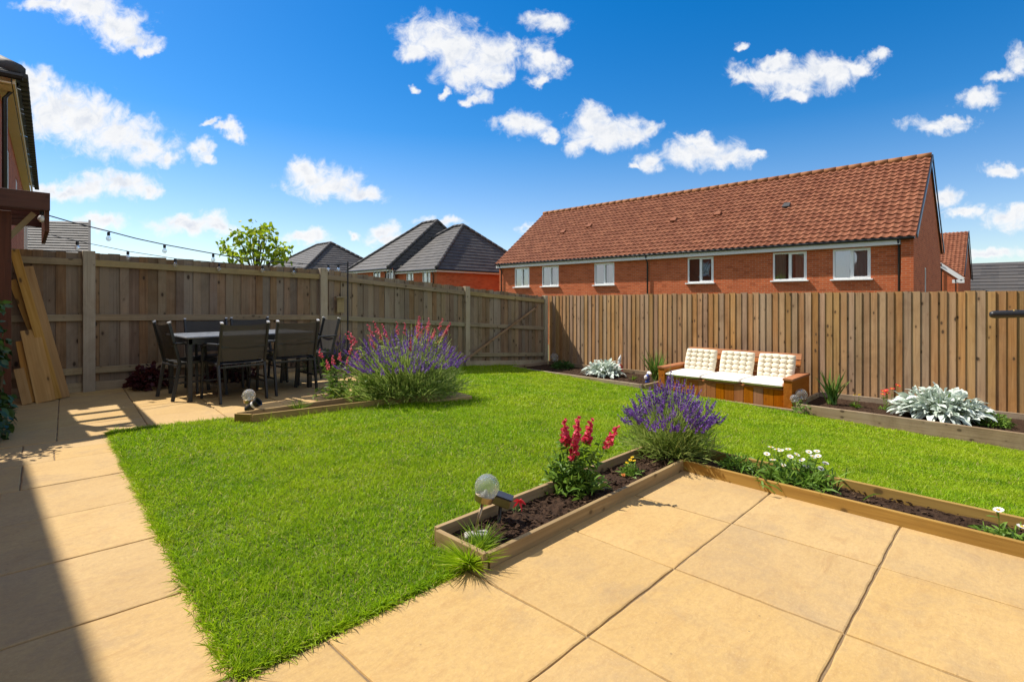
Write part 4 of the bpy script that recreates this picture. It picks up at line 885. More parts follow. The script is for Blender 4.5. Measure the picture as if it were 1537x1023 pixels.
# silvery large-leaved plants
def silver(p, rx, ry, H, n, Ls, Ws, label):
    p = np.array(p, float); t = thing('lambs_ear', p, label, 'silver plant'); l = LB(); d = hemis(n, 1.42)
    bs = p + d * np.array([rx, ry, H]) * rng.uniform(.35, .85, (n, 1)); dv = d * np.array([1, 1, .8]) + rng.normal(0, .3, (n, 3)) + np.array([0, 0, .25]); dv[:, 2] = np.maximum(dv[:, 2], -.1)
    l.strips(bs, dv, rng.uniform(.7, 1.15, n) * Ls, rng.uniform(.75, 1.2, n) * Ws, np.c_[rng.normal(0, .15, (n, 2)), -rng.uniform(.2, .7, n)], (.25, .7, 1, .95, .65, .1), roll=np.c_[rng.normal(0, .35, (n, 2)), np.ones(n)], cup=.28); l.build('foliage', M['silver'], t)
    l = LB(); m = n // 3; d = hemis(m, 1.2); l.strips(p + np.zeros((m, 3)), d * np.array([rx, ry, H]), np.linalg.norm(d * np.array([rx, ry, H]), axis=1) * .8, .008, None, (1, .9, .8)); l.build('stem', M['stem'], t)
silver((8.86, .74, -.40), .44, .60, .44, 720, .155, .066, 'large silvery leaved plant sprawling in the long raised bed')
silver((8.86, 6.00, -.37), .36, .46, .32, 380, .14, .055, 'small silvery leaved plant in the corner raised bed')
def grassy(name, p, n, L, Wd, spread, label, m='iris', cat='plant', bend=.35):
    p = np.array(p, float); t = thing(name, p, label, cat); l = LB(); d = hemis(n, spread); l.strips(p + np.c_[rng.normal(0, L * .05, (n, 2)), np.zeros(n)], d, rng.uniform(.55, 1.05, n) * L, rng.uniform(.7, 1.2, n) * Wd, np.c_[d[:, :2] * bend, -rng.random(n) * .25], (.8, 1, .9, .6, .06), cup=.2); l.build('foliage', M[m], t); return t
grassy('iris', onZ(1249, 606, -.40), 38, .62, .026, .42, 'upright sword-leaved iris in the long raised bed beside the bench', bend=.2)
grassy('iris', (9.12, 4.98, -.37), 75, .66, .022, .45, 'upright grass-leaved plant between the corner bed ornaments and the bench arm', bend=.25)
grassy('grass_tuft', (1.49, 1.70, .0), 420, .135, .005, .95, 'long tuft of uncut grass at the near corner of the L-shaped bed', 'grass', 'grass tuft', .9)
grassy('grass_tuft', (1.60, 1.74, .02), 110, .15, .005, .8, 'few long grass blades round the foot of the large globe lamp', 'grasstuft', 'grass tuft', .5)
grassy('grass_tuft', onZ(448, 617, .03), 90, .15, .006, .9, 'weedy grass growing in the narrow bed between its two boards', 'grasstuft', 'grass tuft', .5)
grassy('grass_tuft', onZ(560, 610, .0), 110, .2, .007, .9, 'long grass at the foot of the big lavender bush', 'grasstuft', 'grass tuft', .5)
def mound(name, p, rx, H, n, L, Wd, m, label, cat='plant', ry=None):
    p = np.array(p, float); t = thing(name, p, label, cat); l = LB(); d = hemis(n, 1.5); l.strips(p + d * np.array([rx, ry or rx, H]) * rng.uniform(.4, 1, (n, 1)), d + rng.normal(0, .5, (n, 3)), L * rng.uniform(.6, 1.2, n), Wd * rng.uniform(.7, 1.2, n), (0, 0, -.2), (.4, 1, .8, .08)); l.build('foliage', M[m], t); return t
mound('leafy_plant', (9.2, 7.30, -.37), .27, .17, 900, .05, .016, 'deep', 'dark green mound of foliage in the shaded corner of the raised bed')
mound('leafy_plant', onZ(1488, 640, -.41) + Vector((.1, .0, 0)), .2, .17, 700, .05, .016, 'green', 'bright green mound beside the large silvery plant')
mound('leafy_plant', (3.52, 1.33, .03), .10, .09, 330, .05, .010, 'green', 'small green leafy plant between the corner lavender and the daisies')
mound('leafy_plant', (8.24, 2.22, -.50), .12, .22, 160, .05, .02, 'green', 'ragged green weed at the foot of the raised bed corner by the bench')
mound('leafy_plant', (3.28, 5.22, .0), .42, .50, 1500, .085, .017, 'green', 'bright lime green leafy growth on the terrace side of the big lavender bush', ry=.30)
mound('heuchera', (1.62, 8.10, .02), .24, .30, 460, .07, .05, 'heuch', 'dark purple leaved plant at the fence foot behind the end chair')
mound('heuchera', (2.6, 8.15, .0), .35, .22, 420, .08, .05, 'heuch', 'dark purple leaved plant at the fence foot behind the table')
# primrose and daisies
def daisies(p, heads, label, petal='white', nleaf=200, rad=.14, rf=.02, leafm='green', lh=1.0):
    p = np.array(p, float); t = thing('daisy_plant', p, label, 'daisies'); l = LB()
    d = hemis(nleaf, 1.2); l.strips(p + rng.normal(0, rad * .5, (nleaf, 3)) * np.array([1, 1, 0]), d * np.array([1, 1, lh]), rng.uniform(.05, .11, nleaf) * lh, rng.uniform(.008, .014, nleaf), (0, 0, -.4), (.4, .9, 1, .1), cup=.15)
    hd = []
    for (dx, dy, h) in heads:
        e = p + np.array([dx, dy, h]); b0 = p + np.array([dx * .6, dy * .6, 0]); l.strips([b0], [e - b0], np.linalg.norm(e - b0), .004, None, (1, 1, .9)); ax = Vector((random.uniform(-.5, .1), random.uniform(-.5, .3), 1)).normalized(); u = ax.cross(Vector((0, 1, 0))).normalized(); v = ax.cross(u)
        m = 7; l.strips(b0 + (e - b0) * (rng.random((m, 1)) * .75), hemis(m, 1.3), rng.uniform(.03, .07, m), .011, (0, 0, -.3), (.4, .9, 1, .1), cup=.15)
        n = 13; fl = LB(); D_ = [u * math.cos(6.283 * k / n) + v * math.sin(6.283 * k / n) + ax * .15 for k in range(n)]; fl.strips(np.repeat([e], n, 0), np.array([list(x) for x in D_]), rf, rf * .5, None, (.4, 1, .9, .4), roll=list(ax)); yc = MB(); yc.ball(Vector(e) + ax * .002, rf * .33, 8, 5, (1, 1, .6)); hd.append((fl, yc))
    l.build('foliage', M[leafm], t)
    for fl, yc in hd:
        o = fl.build('flower', M[petal], t); ORG.setdefault(o.name, Vector()); yc.build('flower_centre', M['yellow'], o, smooth=True)
    return t
dp = onZ(1190, 727, .03) + Vector((.10, .0, 0))
def dh(px, py): e_ = onD(px, py, dp.x * cA + dp.y * sA + random.uniform(-.06, .06)) - dp; return (e_.x, e_.y, e_.z)
daisies(dp, [dh(*q_) for q_ in ((1157, 671), (1166, 674), (1172, 676), (1186, 685), (1151, 681), (1214, 678), (1226, 677), (1228, 684), (1220, 685), (1239, 695), (1183, 674), (1204, 690), (1196, 682), (1160, 690), (1176, 698), (1210, 700), (1232, 703))], 'clump of white daisies in the L-shaped bed beyond the small leafy plant', nleaf=620, rad=.21, rf=.0195, lh=1.7)
dp = onZ(1503, 806, .03); daisies(dp, [dh(1499, 765), dh(1534, 790)], 'young daisy plant with one open white flower at the end of the L-shaped bed', nleaf=110, rad=.07, rf=.021)
dp = onZ(946, 712, .03); daisies(dp, [dh(946, 690), dh(952, 691), dh(941, 694), dh(949, 686)], 'small yellow flowering primrose between the snapdragon and the corner lavender', 'yellow', 90, .045, .012)
dp = onZ(937, 716, .03); t = thing('fallen_flower', dp, 'orange flower lying on the soil by the yellow primrose', 'flower'); l = LB(); l.strips(np.repeat([np.array(dp) + np.array([0, 0, .012])], 9, 0), hemis(9, 1.5), .022, .018, None, (.5, 1, .8, .2)); l.build('petals', M['orange'], t)
dp = Vector((9.05, 1.33, -.41)); daisies(dp, [(0, .0, .24), (.04, -.05, .30), (-.03, .05, .22), (.05, .06, .25), (0, -.12, .36), (.02, .02, .27)], 'red geranium flowers behind the large silvery plant', 'red', 80, .08, .035)
dp = Vector((9.0, 1.72, -.41)); daisies(dp, [(0, .0, .17), (.0, -.06, .18)], 'small yellow flower beside the red geranium in the long raised bed', 'yellow', 40, .05, .02)
# thin sprouts in soil
grassy('sprout', onZ(897, 733, .03), 14, .11, .006, .8, 'thin green sprout in the soil beside the snapdragon', 'green', 'sprout'); grassy('sprout', onZ(1285, 612, -.4), 16, .12, .01, .9, 'pale green sprout in the soil between the iris and the silvery plant', 'grasstuft', 'sprout'); grassy('sprout', (8.75, 5.25, -.37), 18, .14, .012, .9, 'yellow-green sprout in the soil in front of the blue and white bird', 'grasstuft', 'sprout')

# tree beyond the fence
tp = Vector((4.35, 12.0, -.1)); tr = thing('young_tree', tp, 'young yellow-green tree showing over the fence top', 'tree'); q = MB(); q.tube([tp, tp + Vector((.02, 0, .9)), tp + Vector((0, .05, 1.75)), tp + Vector((.08, 0, 2.55))], [.05, .04, .028, .01]); q.build('trunk', M['bark'], tr)
l = LB(); q = MB(); tips = []
for (a, b, d) in ((345, 376, 11.3), (360, 362, 11.5), (352, 385, 11.2), (372, 372, 11.5), (378, 352, 11.4), (390, 340, 11.5), (394, 356, 11.3), (380, 364, 11.6), (402, 372, 11.4), (412, 364, 11.6), (420, 380, 11.3), (425, 376, 11.5), (368, 388, 11.3), (408, 390, 11.5), (390, 384, 11.3), (356, 352, 11.4), (336, 372, 11.4), (398, 346, 11.6), (384, 376, 11.4), (365, 379, 11.6), (415, 388, 11.4), (374, 345, 11.5), (430, 375, 11.5), (405, 345, 11.3)):
    e_ = onD(a, b, d); q.tube([tp + Vector((0, 0, 1.2 + random.random() * .6)), (e_ + tp + Vector((0, 0, 2.0))) / 2 + Vector((0, 0, -.12)), e_], [.016, .010, .004], 5); n = 24
    c_ = np.array(e_) + rng.normal(0, .075, (n, 3)); l.strips(c_, rng.normal(0, .8, (n, 3)) + np.array([0, 0, -.1]), rng.uniform(.07, .13, n), rng.uniform(.05, .10, n), (0, 0, -.3), (.3, 1, .9, .5, .05), cup=.2)
q.build('branches', M['bark'], tr); l.build('crown', M['treeleaf'], tr)
grassy('sprout', (10.5, 4.9, .98), 16, .26, .03, 1.0, 'tiny yellow-green shoot peeping over the fence below the red brick house', 'grasstuft', 'sprout'); grassy('sprout', (10.0, .28, 1.02), 14, .27, .02, .8, 'tiny yellow-green shoot peeping over the fence below the grey roof', 'grasstuft', 'sprout')

# ------------------------------------------------------------------ houses
def wallrect(mb, o, u, n, w, z0, z1, ops, rev=.09):
    """wall in the plane o + u*s, outward normal n, openings (s0,s1,za,zb) with reveals"""
    o, u, n = Vector(o), Vector(u), Vector(n); ss = sorted({0.0, w, *[q for p in ops for q in p[:2]]}); zs = sorted({z0, z1, *[q for p in ops for q in p[2:4]]})
    P_ = lambda s, z, d=0: tuple(o + u * s - n * d + Vector((0, 0, z - o.z)))
    fl = u.cross(Vector((0, 0, 1))).dot(n) < 0
    def quad(a, b, c, d): mb.quad(*((d, c, b, a) if fl else (a, b, c, d)), rnd=.5)
    for i in range(len(ss) - 1):
        for j in range(len(zs) - 1):
            s, z = (ss[i] + ss[i + 1]) / 2, (zs[j] + zs[j + 1]) / 2
            if any(p[0] < s < p[1] and p[2] < z < p[3] for p in ops): continue
            quad(P_(ss[i], zs[j]), P_(ss[i + 1], zs[j]), P_(ss[i + 1], zs[j + 1]), P_(ss[i], zs[j + 1]))
    for (a, b, c, d) in [p[:4] for p in ops]:
        quad(P_(a, c), P_(a, c, rev), P_(a, d, rev), P_(a, d)); quad(P_(b, c, rev), P_(b, c), P_(b, d), P_(b, d, rev)); quad(P_(a, d, rev), P_(b, d, rev), P_(b, d), P_(a, d)); quad(P_(a, c), P_(b, c), P_(b, c, rev), P_(a, c, rev))
def window(parent, o, u, n, op, lights=2, curtain='side', fw=.06):
    o, u, n = Vector(o), Vector(u), Vector(n); a, b, c, d = op; up = Vector((0, 0, 1)); w = (b - a); h = (d - c)
    C = lambda s, z, dep: o + u * (a + s) - n * dep + up * (c + z - o.z)
    q = MB()
    def bx(s0, s1, z0, z1, d0, d1): q.frame_box(C((s0 + s1) / 2, (z0 + z1) / 2, (d0 + d1) / 2), u, n, up, (s1 - s0) / 2, abs(d1 - d0) / 2, (z1 - z0) / 2)
    bx(0, w, 0, fw, .015, .08); bx(0, w, h - fw, h, .015, .08); bx(0, fw, fw, h - fw, .015, .08); bx(w - fw, w, fw, h - fw, .015, .08)
    for k in range(1, lights): s = w * k / lights; bx(s - fw * .55, s + fw * .55, fw, h - fw, .012, .08)
    if lights == 2: s = w / 2 + fw * .55; bx(s, s + fw * .6, fw, h - fw, .005, .05); bx(w - fw * 1.6, w - fw, fw, h - fw, .005, .05); bx(s + fw * .6, w - fw * 1.6, fw, fw * 1.5, .005, .05); bx(s + fw * .6, w - fw * 1.6, h - fw * 1.5, h - fw, .005, .05)
    f = q.build('window', M['upvc'], parent); ORG.setdefault(f.name, Vector())
    q = MB(); q.quad(C(fw * .5, fw * .5, .055), C(w - fw * .5, fw * .5, .055), C(w - fw * .5, h - fw * .5, .055), C(fw * .5, h - fw * .5, .055)); q.build('pane', M['pane'], f)
    q = MB(); q.frame_box(C(w / 2, -.02, -.03), u, n, up, w / 2 + .07, .075, .022); q.build('sill', M['upvc'], f)
    q = MB(); D2 = .5
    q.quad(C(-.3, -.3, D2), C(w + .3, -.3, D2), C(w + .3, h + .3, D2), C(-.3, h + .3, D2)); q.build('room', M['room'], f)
    if curtain:
        q = MB()
        spans = ((0, w),) if curtain == 'net' else ((0, w * .36), (w * .64, w))
        for (s0, s1) in spans:
            q.grid(lambda u_, v_: C(s0 + (s1 - s0) * u_, h * v_, .16 + .02 * math.sin(u_ * (s1 - s0) * 60)), 26, 1, .5)
        q.build('curtain', M['net' if curtain == 'net' else 'curtain'], f)
def pantile(mb, P0, u, v, U, V, tw=.25, cl=.30, amp=.032, step=.042):
    P0, u, v = Vector(P0), Vector(u).normalized(), Vector(v).normalized(); n = u.cross(v); n = n if n.z > 0 else -n; nt_ = max(1, round(U / tw)); nc = max(1, round(V / cl)); tw = U / nt_; cl = V / nc
    prof = [(0, -.35), (.12, -.5), (.27, -.3), (.45, .35), (.60, 1.0), (.76, .9), (.9, .2)]
    for c in range(nc):
        for t in range(nt_):
            r = random.random(); jx = random.uniform(-.006, .006); jz = random.uniform(-.004, .004); Vv = []; lift = 1.0
            for (vv, hh) in ((-.02, step), (-.02 + .0, step), (cl + .01, 0)):
                pass
            pr = prof + [(1.0, -.35)]
            for row, (vv, hh) in enumerate(((0.0, step * .2), (0.0, step), (cl + .012, 0.0))):
                for (s, a) in pr:
                    Vv.append(P0 + u * ((t + s) * tw) + v * (c * cl + vv + jx) + n * (a * amp + hh + jz))
            k = len(pr); F = [(r_ * k + i, r_ * k + i + 1, (r_ + 1) * k + i + 1, (r_ + 1) * k + i) for r_ in range(2) for i in range(k - 1)]
            if u.cross(v).z < 0: F = [f_[::-1] for f_ in F]
            mb.add(Vv, F, r)
def courses(mb, e0, e1, t0, t1, n, step=.03, tw=.33):
    e0, e1, t0, t1 = map(Vector, (e0, e1, t0, t1)); nn = (e1 - e0).cross(t0 - e0 if (t0 - e0).length > .01 else t1 - e0).normalized(); nn = nn if nn.z > 0 else -nn
    for k in range(n):
        a0, a1 = e0.lerp(t0, k / n), e1.lerp(t1, k / n); b0, b1 = e0.lerp(t0, (k + 1) / n), e1.lerp(t1, (k + 1) / n)
        m = max(1, int((a1 - a0).length / tw))
        for i in range(m):
            r = random.random(); p0, p1 = a0.lerp(a1, i / m), a0.lerp(a1, (i + 1) / m); q0, q1 = b0.lerp(b1, i / m), b0.lerp(b1, (i + 1) / m); s = nn * (step + random.uniform(-.004, .004))
            mb.add([p0, p1, p0 + s, p1 + s, q0, q1], [(0, 1, 3, 2), (2, 3, 5, 4)], r)
def ridge(mb, a, b, r=.11, seg=.45):
    a, b = Vector(a), Vector(b); n = max(1, int((b - a).length / seg))
    for k in range(n): p, q = a.lerp(b, k / n), a.lerp(b, (k + .98) / n); mb.tube([p, q], [r, r * .94], 8)
def pipe(parent, p, z0, off, name='downpipe'):
    q = MB(); p = Vector(p); off = Vector(off); q.tube([p + off * 3.2 + Vector((0, 0, .0)), p + off * 2.4 + Vector((0, 0, -.12)), p + off * 1.0 + Vector((0, 0, -.3)), Vector((p.x + off.x, p.y + off.y, z0))], .036, 8); q.build(name, M['gutter'], parent, smooth=True)

# --- long brick terrace with pantile roof
GB = -1.9; hx, hy0, hy1, hd_ = 21.7, 2.46, 22.0, 8.2; EZ, RZ = 3.25, 6.62; rx_ = hx + hd_ / 2
A = thing('brick_terrace', (hx, 12, GB), 'long red brick house with an orange pantile roof behind the sunlit fence', 'house')
wy = [hy1 - onX(p_, 400, hx).y for p_ in (772.5, 794.5, 813.5, 838.5, 892, 922, 1032, 1071, 1160, 1211, 1250, 1307)]
ops = [(wy[i], wy[i + 1], zs_[0], zs_[1]) for i, zs_ in zip(range(0, 12, 2), ((1.83, 2.93), (1.85, 2.93), (1.72, 2.93), (1.72, 2.95), (1.69, 2.93), (1.72, 2.97)))]
ops = []
for (xa, xb, yt_, yb_) in ((772.5, 794.5, 400, 431), (813.5, 838.5, 398, 430), (892, 922, 393, 428), (1032, 1071, 384.5, 425), (1160, 1211, 376.5, 421.5), (1250, 1307, 370.5, 419.5)):
    pa, pb = onX(xa, yt_, hx), onX(xb, yb_, hx); pm_ = onX((xa + xb) / 2, yt_, hx); pn = onX((xa + xb) / 2, yb_, hx); ops.append((hy1 - pa.y, hy1 - pb.y, pn.z + .02, min(pm_.z, EZ - .28)))
q = MB(); wallrect(q, (hx, hy1, GB), (0, -1, 0), (-1, 0, 0), hy1 - hy0, GB, EZ, ops)
gp = onX(1390, 400, hx)
gop = [(2.75, 3.25, .75, 2.35)]
wallrect(q, (hx, hy0, GB), (1, 0, 0), (0, -1, 0), hd_, GB, EZ, gop); q.poly([(hx, hy0, EZ), (hx + hd_, hy0, EZ), (rx_, hy0, RZ)], .5)
q.quad((hx + hd_, hy0, GB), (hx + hd_, hy1, GB), (hx + hd_, hy1, EZ), (hx + hd_, hy0, EZ), .5); q.quad((hx + hd_, hy1, GB), (hx, hy1, GB), (hx, hy1, EZ), (hx + hd_, hy1, EZ), .5); q.poly([(hx + hd_, hy1, EZ), (hx, hy1, EZ), (rx_, hy1, RZ)], .5)
q.build('wall', M['brickA'], A)
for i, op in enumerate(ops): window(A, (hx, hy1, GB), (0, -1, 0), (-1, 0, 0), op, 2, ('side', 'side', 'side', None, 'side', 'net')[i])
window(A, (hx, hy0, GB), (1, 0, 0), (0, -1, 0), gop[0], 1, None)
sv = Vector((hd_ / 2 + .32, 0, RZ - EZ + .10)); E0 = Vector((hx - .32, hy0 - .06, EZ - .02))
q = MB(); pantile(q, E0, (0, 1, 0), sv, hy1 - hy0 + .12, sv.length - .05); ro = q.build('roof', M['pantile'], A, smooth=False); ORG[ro.name] = Vector()
me = ro.data
q = MB(); ridge(q, (rx_, hy0 - .07, RZ + .10), (rx_, hy1 + .07, RZ + .10), .13); q.build('ridge_tiles', M['ridge'], ro, smooth=True)
q = MB(); q.quad((hx + hd_ + .3, hy0 - .06, EZ - .05), (hx + hd_ + .3, hy1 + .06, EZ - .05), (rx_, hy1 + .06, RZ + .06), (rx_, hy0 - .06, RZ + .06)); q.quad((hx - .3, hy0 - .04, EZ - .06), (hx - .3, hy1 + .04, EZ - .06), (rx_, hy1 + .04, RZ + .0), (rx_, hy0 - .04, RZ + .0)); q.build('roof_back', M['pantile'], A)
for (x, y) in ((1181, 310), (1012, 331), (885, 340), (846, 349), (1078, 322), (1370, 320)):
    # vent tiles lie on the front slope
    r_ = ray(x, y); nn = Vector((-sv.z, 0, sv.x)).normalized(); t_ = (E0 - EYE).dot(nn) / r_.dot(nn); p = EYE + r_ * t_; svn = sv.normalized()
    if x == 1370: continue
    q = MB(); q.frame_box(p + nn * .07, svn, (0, 1, 0), nn, .16, .15, .045, .5, .8); q.build('vent_tile', M['pantile'] if x != 1181 else M['slatedark'], ro, bevel=.01)
q = MB(); q.bar((hx - .20, hy0 + .35, EZ - .145), (hx - .20, hy1 + .05, EZ - .145), .03, .20); q.box(hx - .18, hx - .002, hy0 + .36, hy1, EZ - .245, EZ - .215); q.build('fascia', M['fascia'], A)
q = MB(); q.tube([(hx - .285, hy0 - .04, EZ - .045), (hx - .285, hy1 + .06, EZ - .045)], .055, 8); q.build('gutter', M['gutter'], A)
q = MB(); q.box(hx - .16, hx - .003, hy0 + .0, hy0 + .335, GB, EZ - .10); q.build('corner_pier', M['brickA'], A)
for xx in (973, 1350): pipe(A, (hx, onX(xx, 400, hx).y, EZ - .1), GB, (-.075, 0, 0))
pipe(A, (hx, hy1 - .25, EZ - .1), GB, (-.075, 0, 0))
q = MB(); q.bar(E0 + Vector((.02, -.045, .0)), Vector((rx_, hy0 - .105, RZ + .07)), .035, .15); q.bar(Vector((hx + hd_ + .25, hy0 - .105, EZ)), Vector((rx_, hy0 - .105, RZ + .07)), .035, .15); q.build('verge', M['gutter'], A)

# --- hipped grey roofed houses beyond the left fence
def hip_house(label, x0, y0, xw, yw, ez, rz, hipn, hipf, ops, gops, wallm, group=None, z0=-2.2, tile='slate', ov=.28):
    """eaves box x0..x0+xw, y0..y0+yw ; ridge along y from y0+hipn to y0+yw-hipf"""
    t = thing('hipped_house', (x0, y0, z0), label, 'house', group); x1, y1 = x0 + xw, y0 + yw; xm = (x0 + x1) / 2
    q = MB(); wallrect(q, (x0, y1, z0), (0, -1, 0), (-1, 0, 0), yw, z0, ez, ops); wallrect(q, (x0, y0, z0), (1, 0, 0), (0, -1, 0), xw, z0, ez, gops); q.quad((x1, y0, z0), (x1, y1, z0), (x1, y1, ez), (x1, y0, ez)); q.quad((x1, y1, z0), (x0, y1, z0), (x0, y1, ez), (x1, y1, ez)); q.build('wall', M[wallm], t)
    for op in ops: window(t, (x0, y1, z0), (0, -1, 0), (-1, 0, 0), op, 2, 'side')
    for op in gops: window(t, (x0, y0, z0), (1, 0, 0), (0, -1, 0), op, 1, None)
    a, b, c, d = (x0 - ov, y0 - ov, ez), (x1 + ov, y0 - ov, ez), (x1 + ov, y1 + ov, ez), (x0 - ov, y1 + ov, ez); r0, r1 = (xm, y0 + hipn, rz), (xm, y1 - hipf, rz)
    q = MB(); n = 15; courses(q, a, b, r0, r0, n); courses(q, d, a, r1, r0, n); courses(q, b, c, r0, r1, n); courses(q, c, d, r1, r1, n); ro = q.build('roof', M[tile], t); ORG.setdefault(ro.name, Vector())
    q = MB(); 
    for (p, r_) in ((a, r0), (b, r0), (c, r1), (d, r1), (r0, r1)): ridge(q, Vector(p) + Vector((0, 0, .06)), Vector(r_) + Vector((0, 0, .06)), .12)
    q.build('ridge_tiles', M[tile], ro, smooth=True)
    q = MB(); e_ = .18
    q.box(x0 - ov + .04, x0 - ov + .07, y0 - ov + .02, y1 + ov, ez - e_, ez - .01); q.box(x0 - ov + .07, x1 + ov, y0 - ov + .04, y0 - ov + .07, ez - e_, ez - .01); q.quad((x0 - ov + .06, y0 - ov + .06, ez - e_ + .02), (x0 - ov + .06, y1 + ov, ez - e_ + .02), (x1 + ov, y1 + ov, ez - e_ + .02), (x1 + ov, y0 - ov + .06, ez - e_ + .02)); q.build('fascia', M['fascia'], t)
    q = MB(); q.tube([(x0 - ov - .03, y0 - ov, ez - .03), (x0 - ov - .03, y1 + ov, ez - .03)], .055, 6); q.tube([(x0 - ov, y0 - ov - .03, ez - .03), (x1 + ov, y0 - ov - .03, ez - .03)], .055, 6); q.build('gutter', M['gutter'], t)
    pipe(t, (x0, y0 + .3, ez - .05), z0, (-.07, 0, 0)); return t
def sop(px0, px1, y0_, y1_, X_, ye): a = onX(px0, y0_, X_); b = onX(px1, y1_, X_); m_ = onX((px0 + px1) / 2, y0_, X_); n_ = onX((px0 + px1) / 2, y1_, X_); return (ye - a.y, ye - b.y, n_.z, m_.z)
D1 = hip_house('nearer grey hip roofed brick house just beyond the left fence', 19.9, 25.6, 9.0, 7.4, 3.05, 6.42, 2.8, 3.6, [sop(610, 620.5, 408, 437, 19.9, 33.0), sop(634, 646, 407, 437, 19.9, 33.0)], [(7.3, 8.1, 1.15, 2.75)], 'brickA')
D2 = hip_house('stepped grey roofed brick house behind the nearer hip roofed one', 19.5, 30.3, 9.0, 4.9, 3.25, 6.95, .55, 2.6, [sop(560, 571, 406, 436, 19.5, 35.2), sop(579.5, 590, 405, 436, 19.5, 35.2)], [], 'brickA')
E_ = hip_house('farther grey hip roofed house beside the young tree', 18.5, 41.5, 9.0, 11.0, 3.1, 6.35, 3.8, 4.5, [], [], 'brickA')
# vent tiles
# --- house beyond the terrace on the right
Fh = thing('gabled_house', (46, 4, -2.5), 'small pantile roofed brick house just past the gable end of the long terrace', 'house')
q = MB(); fx, fy, fd = 51.3, 2.95, 9.2; wallrect(q, (fx, 14, -2.5), (0, -1, 0), (-1, 0, 0), 14 - fy, -2.5, 3.0, []); wallrect(q, (fx, fy, -2.5), (1, 0, 0), (0, -1, 0), fd, -2.5, 3.0, []); q.poly([(fx, fy, 3.0), (fx + fd, fy, 3.0), (fx + fd / 2, fy, 6.5)])
wx, wy0, wy1 = 45.8, 2.85, 8.1; wallrect(q, (wx, wy1, -2.5), (0, -1, 0), (-1, 0, 0), wy1 - wy0, -2.5, 2.75, []); q.poly([(wx, wy1, 2.75), (wx, wy0, 2.75), (wx, (wy0 + wy1) / 2, 5.1)]); wallrect(q, (wx, wy0, -2.5), (1, 0, 0), (0, -1, 0), fx - wx, -2.5, 2.75, [])
q.build('wall', M['brickA'], Fh)
q = MB(); v_ = Vector((fd / 2 + .3, 0, 3.75)); pantile(q, (fx - .3, fy - .08, 2.92), (0, 1, 0), v_, 11, v_.length); v2 = Vector((0, (wy1 - wy0) / 2 + .25, 2.6)); pantile(q, (wx - .15, wy0 - .25, 2.60), (1, 0, 0), v2, fx - wx, v2.length); q.quad((fx + fd + .3, fy - .08, 2.95), (fx + fd + .3, 14, 2.95), (fx + fd / 2, 14, 6.66), (fx + fd / 2, fy - .08, 6.66)); q.quad((wx - .15, wy1 + .25, 2.6), (fx + .5, wy1 + .25, 2.6), (fx + 1, (wy0 + wy1) / 2, 5.15), (wx - .15, (wy0 + wy1) / 2, 5.15)); q.build('roof', M['pantile'], Fh)
q = MB(); q.bar((wx - .14, wy0 - .25, 2.50), (wx - .14, (wy0 + wy1) / 2, 5.02), .04, .26); q.bar((wx - .14, wy1 + .25, 2.50), (wx - .14, (wy0 + wy1) / 2 + .02, 5.02), .04, .26); q.box(wx - .16, wx - .12, wy0 - .32, wy0 + .3, 2.28, 2.5); q.build('bargeboard', M['fascia'], Fh)
pipe(Fh, (wx, wy0 + .12, 2.5), -2.5, (-.08, 0, 0)); pipe(Fh, (wx, 3.72, 3.6), -2.5, (-.08, 0, 0))
q = MB(); q.bar((fx - .3, fy - .13, 2.92), (fx + fd / 2, fy - .13, 6.62), .05, .2); q.bar((fx + fd + .3, fy - .13, 2.92), (fx + fd / 2, fy - .13, 6.62), .05, .2); q.build('verge', M['gutter'], Fh)
Gh = thing('low_house', (62, -10, -2.5), 'long low grey roof beyond the fence at the edge of the picture', 'house')
q = MB(); q.box(60, 70, -32, 3.4, -2.5, 1.0); q.build('wall', M['brickA'], Gh); q = MB(); courses(q, (59.4, -32.5, .9), (59.4, 3.6, .9), (65, -32.5, 4.55), (65, 3.6, 4.55), 12, .05, 1.2); q.quad((70.6, -32.5, .9), (70.6, 3.6, .9), (65, 3.6, 4.55), (65, -32.5, 4.55)); q.build('roof', M['slate'], Gh)
q = MB(); q.poly([(60, 3.45, 1.0), (70, 3.45, 1.0), (65, 3.45, 4.4)]); q.poly([(60, -32.3, 1.0), (70, -32.3, 1.0), (65, -32.3, 4.4)]); q.build('gable', M['brickA'], Gh)

# --- neighbour's house at the left edge
nb = thing('neighbour_house', (0, 17, 0), 'brick house with cream soffits and a dark tiled roof above the pergola', 'house')
NZ = 4.9; na = EYE + ray(28, 112) * ((NZ - CH) / ray(28, 112).z); nbp = EYE + ray(52, 284) * ((NZ - CH) / ray(52, 284).z)
ud = (nbp - na); ud.z = 0; UL = ud.length; ud.normalize(); nd = Vector((ud.y, -ud.x, 0))   # outward, towards +X
w0 = na - nd * .26 + ud * .35; w1 = nbp - nd * .26 - ud * .2
q = MB(); wl = (w1 - w0).length
nops = [(2.2, 3.1, 3.1, 4.3), (6.0, 6.9, 3.1, 4.3)]
wallrect(q, (w0.x, w0.y, 0), ud, nd, wl, -.5, NZ - .15, nops); wallrect(q, (w0.x, w0.y, 0), -nd, -ud, 7, -.5, NZ - .15, []); q.build('wall', M['brickA'], nb)
for op in nops: window(nb, (w0.x, w0.y, 0), ud, nd, op, 2, 'side')
q = MB(); c0 = na + ud * -.0; up = Vector((0, 0, 1))
inn = -nd
def hq(p): return Vector((p.x, p.y, NZ))
e0, e1 = hq(na), hq(nbp); t1_ = e1 + inn * 4 - ud * 0 + up * 2.8; t0_ = e0 + inn * 4 + ud * 4 + up * 2.8; courses(q, e0, e1, t0_, t1_, 14, .045); f0_ = e0 + inn * 8; courses(q, f0_, e0, t0_, t0_, 14, .045); q.build('roof', M['slatedark'], nb)
